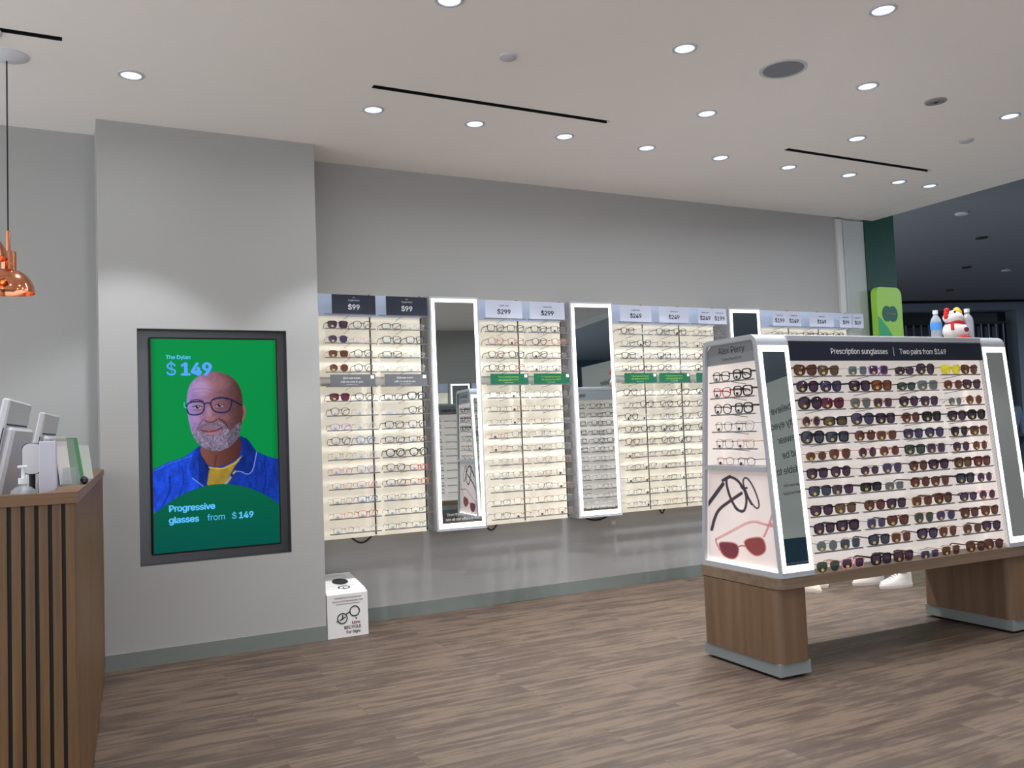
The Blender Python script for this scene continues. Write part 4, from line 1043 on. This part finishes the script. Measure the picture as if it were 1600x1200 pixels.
t = thing('plush_bird', 'white plush bird with orange beak and red scarf lying on the stand', 'plush toy', M=IM @ Matrix.Translation((1.768, .325, ZT)) @ Matrix.Scale(1.12, 4))
def ball(c, r, n=18, sq=(1, 1, 1)):
    mb = MB(); pr = [(math.sin(PI*i/n), -math.cos(PI*i/n)) for i in range(n+1)]; pr[0] = (1e-4, -1); pr[-1] = (1e-4, 1)
    mb.lathe(pr, 22); mb.v = [(c[0]+v[0]*r*sq[0], c[1]+v[1]*r*sq[1], c[2]+v[2]*r*sq[2]) for v in mb.v]; return mb
M_plush = mat('white_plush', (232, 226, 222), .95, bump=(180, .5)); M_scarf = mat('red_cloth', (196, 36, 36), .9); M_beak = mat('orange_felt', (226, 156, 40), .8)
part('body', ball((0, 0, .055), .072, sq=(1.05, .8, .76)), M_plush, t, True)
part('head', ball((-.012, .0, .128), .052, sq=(1.1, .9, .74)), M_plush, t, True)
part('beak', MB().lathe([(.027, 0), (.024, .012), (.012, .03), (.0001, .036)], 16, (0.005, -.012, .150)), M_beak, t, True)
cm = MB()
for a, b in ((-.062, .150), (-.058, .166), (-.066, .134)): cm.add(*[(lambda q: (q.v, q.f))(ball((a, 0, b), .014))][0])
part('comb', cm, M_scarf, t, True)
part('eye', ball((-.034, -.030, .156), .007), M_black, t, True); part('eye', ball((-.036, .030, .156), .007), M_black, t, True)
part('scarf', MB().tube([(.045*math.cos(a), .040*math.sin(a), .098+.004*math.sin(2*a)) for a in [2*PI*i/20 for i in range(21)]], .010, 8).tube([(-.046, -.02, .096), (-.060, -.03, .075), (-.064, -.034, .058)], .009, 8), M_scarf, t, True)
part('printed_mark', MB().prism(disc(.012, .058, .017, .013, 14), lambda a, b, d: (a, -.0615+d, b), 0, .008), mat('wine_print', (120, 40, 70), .8), t)
rb = MB(); P = [(-.075, -.05, .006), (-.02, -.07, .014), (.04, -.06, .020), (.09, -.03, .012), (.13, -.01, .008), (.16, .0, .006)]
o = tag(part('red_ribbon', rb.tube(P, [.006, .012, .016, .011, .010, .004], 8), M_scarf, None, True), 'crumpled red cloth ribbon lying under the plush bird', 'ribbon'); o.matrix_world = IM @ Matrix.Translation((1.752, .325, ZT))

# second stand and the wall opposite, seen in the mirrors
I2 = Matrix.Translation((2.92, .42, 0)) @ Matrix.Rotation(-.02, 4, 'Z')
island(I2, 'second free-standing eyewear stand, seen only in the wall mirrors', ('Eyewear   |   Two pairs from $149', 'DKNY     Converse     Karen Walker'), True)
for r in range(11):
    for k in range(0, 2):
        c_ = .2286+.014+(.092 if k % 2 == 0 else .252)
        M = I2 @ Matrix.Translation((c_, tb(ZR[r])-.009, ZR[r]+.003)) @ Matrix.Rotation(PI, 4, 'Z')
        sh = rnd.choice(['square', 'panto', 'rect']); fc = rnd.choice(['black', 'brown', 'grey'])
        eyewear_one(M, sh, 'mid', fc, f'{fc} {SHN[sh]} eyeglasses on the second stand, {ordinal(r)} shelf down, {"corner" if k == 0 else "inner"} pair', 'eyeglasses on the second stand')
t = thing('flower_bunch', 'bunch of orange flowers in a red vase on the second stand', 'flowers', M=I2 @ Matrix.Translation((.35, .3, ZT)))
part('vase', MB().lathe([(.0001, 0), (.04, 0), (.05, .06), (.03, .12), (.035, .14)], 20), M_scarf, t, True)
fl = MB()
for i in range(34):
    a = rnd.uniform(0, 2*PI); e = rnd.uniform(.2, 1.4); R_ = rnd.uniform(.07, .12); q = ball((R_*math.cos(a)*math.cos(e), R_*math.sin(a)*math.cos(e), .18+R_*math.sin(e)), .02, 6); fl.add(q.v, q.f)
part('blossoms', fl, mat('orange_petal', (206, 120, 50), .8), t)
for i in range(6):
    display_panel((3.82, 4.19, 4.56, 5.34, 5.71, 6.08)[i], YB, PI, 'cream lit display board on the opposite wall, seen in the mirrors', (0, 2, 4, 6, 8, 10, 12, 14), group='display boards on the opposite wall')
for i, x_ in enumerate((4.94, 6.46)): lit_mirror(0, .36, ['light-framed mirror on the opposite wall among the display boards', 'light-framed mirror on the opposite wall past the display boards'][i], YB, PI, False).location = (x_, YB, 0)

# sign panels standing in the shopfront, read in the mirrors
M_sign = mat('sign_panel_white', (206, 210, 206), .6); M_sink = mat('sign_green_ink', (30, 66, 60), .6)
for k, y0 in enumerate((-.27,)):
    t = thing('window_sign', 'tall white sign panel with green writing in the shopfront, read in the mirrors', 'sign', M=frameM((XR-.02, y0, 0), (0, -1, 0), (0, 0, 1)))
    part('panel', MB().bbox(0, 1.40, 0.66, 2.36, -.02, 0, .002), M_sign, t)
    part('stand_foot', MB().box(.1, .14, 0, .68, -.018, -.004).box(1.26, 1.30, 0, .68, -.018, -.004).box(.05, 1.35, 0, .02, -.15, .12), M_rail, t)
    lettering(t, [('We believe', .135, .15, 2.00, 'LEFT', .0), ('quality eyecare', .135, .15, 1.835, 'LEFT', 0), ('& eyewear', .135, .15, 1.67, 'LEFT', 0), ('should be', .135, .15, 1.505, 'LEFT', 0), ('affordable to all', .135, .15, 1.34, 'LEFT', 0),
        ('2 pairs of glasses from $99', .055, .15, 1.20, 'LEFT', 0), ('2 pairs of glasses from $149', .055, .15, 1.12, 'LEFT', 0)], M_sink, Matrix.Translation((0, 0, .002)))

# ------------------------------------------------------------------ reception desk
t = thing('reception_desk', 'tall reception counter clad in upright oak slats', 'counter', (0, 0, 0))
ZC = 1.1256
C0 = Vector((.036, 2.81)); C1 = Vector((.206, 5.40)); dv = (C1-C0).normalized(); nv = Vector((dv.y, -dv.x))   # nv points to the shop floor
part('front_core', MB().box(-1.7, C0.x-.016, 2.820, 2.86, .05, ZC-.03), M_black, t)
sl_ = MB(); x = .0334; 
while x > -1.7: sl_.bbox(x-.024, x, 2.812, 2.827, .05, ZC-.032, .0012); x -= .0336
part('front_cladding', sl_, M_oak, t)
Ms = Matrix(((dv.x, nv.x, 0, C0.x), (dv.y, nv.y, 0, C0.y), (0, 0, 1, 0), (0, 0, 0, 1)))
LS = (C1-C0).length
part('side_core', MB().box(.012, LS, -.05, -.012, .05, ZC-.05, M=Ms), mat('side_core_brown', (92, 70, 52), .6), t)
ss = MB(); d = .003
while d < LS-.02: ss.bbox(d, d+.0245, -.014, 0, .05, ZC-.032, .0012, M=Ms); d += .0336
part('side_cladding', ss, M_oak, t)
tp = MB(); q = [(-1.7, 2.80), (C0.x+.006, 2.80)]+[(C0.x+nv.x*.006+dv.x*LS, C0.y+dv.y*LS)]+[(C1.x-.20, C1.y), (C0.x-.05, 2.99), (C0.x-.08, 2.865), (-1.7, 2.865)]
tp.prism(q, lambda a, b, d: (a, b, d), ZC-.032, ZC); part('countertop', tp, M_oakh, t)
part('toe_kick', MB().box(-1.7, C0.x-.05, 2.86, 2.88, 0, .05).box(.03, LS, -.07, -.05, 0, .05, M=Ms), M_black, t)
part('inner_desk', MB().box(-1.7, -.15, 3.5, 5.2, .72, .75), M_white, t)
part('inner_shelf', MB().box(-1.7, C0.x-.055, 2.862, 3.45, 1.015, 1.035), M_oakh, t)
part('desk_support', MB().box(-1.68, -1.64, 3.2, 5.2, 0, .72).box(-.2, -.16, 3.5, 5.2, 0, .72), M_white, t)

M_mon = mat('silver_plastic', (196, 194, 200), .35)
def monitor(x, y, z, ang, tilt, lab, w=.50, h=.36):
    """local: x = along width (away from viewer), y = toward back normal, z up"""
    d = Vector((math.sin(ang), math.cos(ang), 0)); n = Vector((d.y, -d.x, 0)); u = (Vector((0, 0, 1))*math.cos(tilt)+n*math.sin(tilt)); nn = d.cross(u) ; 
    if nn.dot(n) < 0: nn = -nn
    M = Matrix(((d.x, nn.x, u.x, x), (d.y, nn.y, u.y, y), (d.z, nn.z, u.z, z), (0, 0, 0, 1)))
    t = thing('computer_monitor', lab, 'monitor', M=M, group='monitors behind the counter')
    part('screen_shell', MB().bbox(0, w, -.026, 0, -h, 0, .006), M_mon, t)
    part('screen', MB().box(.015, w-.015, -.0275, -.0262, -h+.02, -.015), M_black, t)
    part('back_cover', MB().bbox(.012, w-.03, 0, .03, -h+.01, -.095, .010), M_mon, t)
    part('vent_strip', MB().box(.02, w-.04, .001, .004, -.090, -.085), M_black, t)
    part('side_vent', MB().box(-.001, .003, -.006, -.003, -h+.03, -.10), M_black, t)
    return t
def mstand(x, y, lab, zt):
    t = thing('monitor_stand', lab, 'stand', (x, y, .75)); part('base_plate', MB().bbox(-.08, .10, -.12, .12, 0, .012, .004), M_mon, t); part('upright', MB().bbox(.01, .04, -.03, .03, .01, zt-.75, .004), M_mon, t)
monitor(-.148, 3.42, 1.425, .10, .20, 'silver monitor seen from behind, nearest on the counter')
monitor(-.052, 4.10, 1.400, .10, .20, 'silver monitor seen from behind, second behind the nearest')
mstand(-.24, 3.68, 'silver stand under the nearest monitor', 1.12); mstand(-.17, 4.34, 'silver stand under the second monitor', 1.10)

t = thing('card_terminal', 'silver rounded device back with a dark edge beside the white box', 'card terminal', (-.085, 3.30, 1.035))
part('shell', MB().prism(roundrect(-.028, .028, .135, .235, .022, 6), lambda a, b, d: (a, d, b), -.012, .012), M_mon, t, True)
part('edge_band', MB().ring(roundrect(-.030, .030, .133, .237, .022, 6), roundrect(-.0275, .0275, .1355, .2345, .022, 6), lambda a, b, d: (a, d, b), -.003, .010), M_black, t)
part('neck', MB().tube([(0, .004, 0), (0, .006, .14)], .010, 8), M_black, t); part('base', MB().bbox(-.03, .03, -.03, .04, 0, .006, .002), M_black, t)
tag(part('white_box', MB().bbox(-.024, .024, -.02, .02, 0, .240, .002, M=Matrix.Translation((-.037, 3.2, 1.035)) @ Matrix.Rotation(-.08, 4, 'Z')), mat('lavender_white', (190, 188, 202), .5), None), 'upright pale lavender box between the card terminal and the leaflets', 'box')
t = thing('pump_bottle', 'clear hand sanitizer bottle with white pump on the counter', 'pump bottle', (-.103, 3.06, 1.035))
part('bottle_body', MB().lathe([(.0001, 0), (.034, 0), (.036, .004), (.036, .08), (.033, .092), (.020, .103), (.0115, .107), (.0115, .115)], 24), glassy('sanitizer_plastic', (225, 230, 235), .3, (215, 220, 224), .06), t, True)
part('collar', MB().lathe([(.0001, .112), (.0135, .112), (.0135, .130), (.0001, .130)], 20), M_white, t)
part('pump_head', MB().lathe([(.0001, .130), (.0055, .130), (.0045, .160), (.0001, .160)], 12).bbox(-.015, .013, -.007, .007, .160, .168, .002), M_white, t)
# leaflets and cards
M_paper = mat('leaflet_paper', (206, 202, 200), .7)
t = thing('leaflet_holder', 'clear leaflet holder filled with pale printed leaflets', 'leaflet holder', (.000, 3.30, ZC), -.5)
part('tray', MB().box(-.028, .03, -.04, .04, 0, .004).box(-.028, -.025, -.04, .04, 0, .06).box(.027, .03, -.04, .04, 0, .06), glassy('holder_acrylic', (235, 238, 240), .2, (225, 228, 232), .05), t)
for k, (a, ln, m) in enumerate([(-.022, .05, M_paper), (-.014, .035, mat('grey_leaflet', (168, 164, 168), .7)), (-.004, .01, M_paper), (.008, -.04, mat('blue_print', (96, 130, 160), .7)), (.016, -.06, M_paper)]):
    part('leaflet', MB().box(0, .0025, -.036, .036, .002, .165-.01*(k % 3), M=Matrix.Translation((a, 0, .003)) @ Matrix.Rotation(ln*2.2, 4, 'Y')), m, t)
for k, (x_, y_, h_, ln, m, lab) in enumerate([(.036, 3.40, .158, -.17, mat('sage_brochure', (122, 138, 124), .6), 'grey-green brochure leaning in front of the bright green one'), (.050, 3.50, .162, -.17, mat('green_brochure', (64, 128, 82), .6), 'bright green brochure standing beside the leaflet holder'),
    (.088, 3.85, .135, -.14, mat('pale_card', (186, 192, 184), .6), 'pale greenish card leaning at the far side of the leaflets')]):
    t = thing('brochure', lab, 'brochure', (x_, y_, ZC), -.5); 
    part('cover', MB().box(0, .003, -.05, .05, .0, h_, M=Matrix.Rotation(ln, 4, 'Y')), m, t)
    part('pages', MB().box(-.004, 0, -.049, .049, .001, h_-.002, M=Matrix.Rotation(ln, 4, 'Y')), M_paper, t)
tag(part('stapler', MB().bbox(-.012, .012, -.045, .045, 0, .026, .008, M=Matrix.Translation((.070, 3.37, ZC))), mat('navy_plastic', (18, 24, 48), .25), None), 'small glossy dark navy stapler beside the brochures', 'stapler')

# ------------------------------------------------------------------ people behind the stand
def person(loc, rz, lab, shirt, pants, shoe, skin_c, hair_c, h=1.66, step=.12):
    t = thing('person', lab, 'person', loc, rz)
    s = h/1.75
    def skinned(nm, V, E, R_, m, par, lv=1):
        me = bpy.data.meshes.new(nm); me.from_pydata([(x*s, y*s, z*s) for x, y, z in V], E, []); ob = bpy.data.objects.new(nm, me); COL.objects.link(ob)
        md = ob.modifiers.new('s', 'SKIN'); 
        for i, r in enumerate(R_):
            sv = me.skin_vertices[0].data[i]; sv.radius = ((r[0] if isinstance(r, tuple) else r)*s, (r[1] if isinstance(r, tuple) else r)*s); sv.use_root = (i == 0)
        sb = ob.modifiers.new('b', 'SUBSURF'); sb.levels = lv; sb.render_levels = lv
        dg = bpy.context.evaluated_depsgraph_get(); m2 = bpy.data.meshes.new_from_object(ob.evaluated_get(dg)); bpy.data.objects.remove(ob)
        m2.materials.clear(); m2.materials.append(m); smooth_me(m2, 80); m2.name = nm
        o = bpy.data.objects.new(nm, m2); COL.objects.link(o); o.parent = par; return o
    k = step
    V = [(0, 0, .93), (0, 0, 1.05), (0, 0, 1.20), (0, 0, 1.36), (0, 0, 1.44), (0, -.01, 1.52), (0, -.015, 1.60), (0, -.015, 1.68),
         (.09, 0, .88), (.10, -.01, .50), (.105, .01+k*.3, .09), (-.09, 0, .88), (-.10, -.03, .50), (-.105, -.02-k*.3, .09),
         (.17, 0, 1.40), (.22, .01, 1.14), (.19, -.16, 1.00), (.17, -.24, 1.02), (-.17, 0, 1.40), (-.22, .01, 1.12), (-.21, -.10, .90), (-.20, -.14, .84)]
    E = [(0, 1), (1, 2), (2, 3), (3, 4), (4, 5), (5, 6), (6, 7), (0, 8), (8, 9), (9, 10), (0, 11), (11, 12), (12, 13), (3, 14), (14, 15), (15, 16), (16, 17), (3, 18), (18, 19), (19, 20), (20, 21)]
    R_ = [(.15, .10), (.13, .095), (.15, .10), (.15, .095), (.07, .065), (.052, .055), (.072, .085), (.06, .07), (.085, .085), (.055, .055), (.036, .038), (.085, .085), (.055, .055), (.036, .038), (.052, .055), (.040, .042), (.026, .028), (.018, .024), (.052, .055), (.040, .042), (.026, .028), (.018, .024)]
    sk = mat('skin_'+skin_c, {'a': (204, 160, 138), 'b': (168, 122, 98)}[skin_c], .5)
    body = skinned('body', V, E, R_, sk, t, 2)
    for sd, (wx, wy, wz) in ((1, (.17, -.24, 1.02)), (-1, (-.20, -.14, .84))):
        for f_ in range(5):
            o_ = (f_-1.5)*.014 if f_ < 4 else 0
            ln = (.072, .080, .074, .058, .05)[f_]
            if f_ < 4: P_ = [(wx+o_*.3, wy, wz), (wx+o_, wy-.05, wz-.035), (wx+o_*1.1, wy-.05-ln*.5, wz-.05), (wx+o_*1.1, wy-.04-ln*.85, wz-.08)]
            else: P_ = [(wx-sd*.005, wy-.005, wz), (wx-sd*.026, wy-.03, wz-.008), (wx-sd*.034, wy-.06, wz-.03)]
            skinned('finger', P_, [(i, i+1) for i in range(len(P_)-1)], [.011, .0095, .0085, .007][:len(P_)], sk, body, 1)
    top = skinned('shirt', [V[i] for i in (2, 1, 0, 3, 4, 14, 15, 16, 18, 19, 20)], [(0, 1), (1, 2), (0, 3), (3, 4), (3, 5), (5, 6), (6, 7), (3, 8), (8, 9), (9, 10)],
        [(.165, .115), (.155, .112), (.17, .125), (.165, .11), (.082, .076), (.068, .07), (.056, .058), (.042, .044), (.068, .07), (.056, .058), (.042, .044)], shirt, t, 2)
    skinned('trousers', [V[i] for i in (0, 8, 9, 10, 11, 12, 13)], [(0, 1), (1, 2), (2, 3), (0, 4), (4, 5), (5, 6)], [(.165, .118), .10, .075, .062, .10, .075, .062], pants, t, 2)
    skinned('hair', [(0, .015, 1.70), (0, .05, 1.64), (0, .05, 1.56)], [(0, 1), (1, 2)], [(.085, .085), (.085, .07), (.07, .05)], mat('hair_'+hair_c, {'d': (28, 22, 22), 'b': (66, 46, 34)}[hair_c], .7), t, 2)
    for e_ in (-.028, .028): part('eye', ball((e_*s, -.098*s, 1.635*s), .009*s, 8), M_black, t)
    part('nose', ball((0, -.108*s, 1.60*s), .014*s, 8, (.8, 1, 1.3)), sk, t, True); part('mouth', ball((0, -.094*s, 1.555*s), .02*s, 8, (1.1, .4, .3)), mat('lip', (160, 84, 80), .5), t, True)
    for sd, vi in ((1, 10), (-1, 13)):
        cx, cy, _z = V[vi]; cx *= s; cy *= s
        prof = MB(); n = 16
        def sec(z, w, l0, l1): return [(cx+w*math.cos(2*PI*i/n), cy+(l0+l1)/2+(l1-l0)/2*math.sin(2*PI*i/n), z) for i in range(n)]
        layers = [(0, .044, -.19, .075), (.022, .046, -.195, .078), (.045, .043, -.185, .076), (.07, .038, -.12, .074), (.095, .038, -.065, .070), (.11, .036, -.05, .062)]
        for L__ in layers: prof.v += sec(*L__)
        for q in range(len(layers)-1):
            for i in range(n): prof.f.append((q*n+i, q*n+(i+1) % n, (q+1)*n+(i+1) % n, (q+1)*n+i))
        prof.f += [tuple(range(n)), tuple(range((len(layers)-1)*n, len(layers)*n))]; prof.m = [0]*len(prof.f)
        sh = part('shoe', prof, shoe, t, True)
        sole = MB()
        for z_, w_, a_, b_2 in ((0, .045, -.197, .08), (.02, .047, -.20, .082)): sole.v += sec(z_, w_, a_, b_2)
        sole.f = [(i, (i+1) % n, n+(i+1) % n, n+i) for i in range(n)]+[tuple(range(n)), tuple(range(n, 2*n))]; sole.m = [0]*len(sole.f)
        part('sole', sole, mat('white_rubber', (214, 206, 200), .6), sh)
        lc_ = MB()
        for j in range(4): lc_.tube([(cx-.022, cy-.115+.02*j, .064+.010*j), (cx, cy-.118+.02*j, .072+.011*j), (cx+.022, cy-.115+.02*j, .064+.010*j)], .004, 5)
        part('lace', lc_, mat('lace_grey', (150, 140, 136), .7), sh)
M_shoe = mat('white_leather', (226, 216, 208), .5)
person((5.46, 4.58, 0), -1.8, 'person in white sneakers standing behind the stand, only the shoe showing', mat('dark_shirt', (48, 52, 62), .8), mat('white_trouser', (206, 200, 196), .8), M_shoe, 'a', 'd', 1.58)
person((4.93, 4.92, 0), .08, 'person in cream shoes behind the stand near its poster end, only shoe tips showing', mat('grey_shirt', (96, 100, 110), .8), mat('cream_trouser', (200, 184, 160), .8), mat('cream_leather', (222, 204, 176), .6), 'b', 'b', 1.58)
person((12.35, 8.1, 0), -.5, 'person in grey-blue top out on the dark concourse beyond the stand', mat('greyblue_shirt', (92, 104, 122), .8), mat('navy_trouser', (24, 30, 46), .8), M_shoe, 'b', 'd', 1.60)
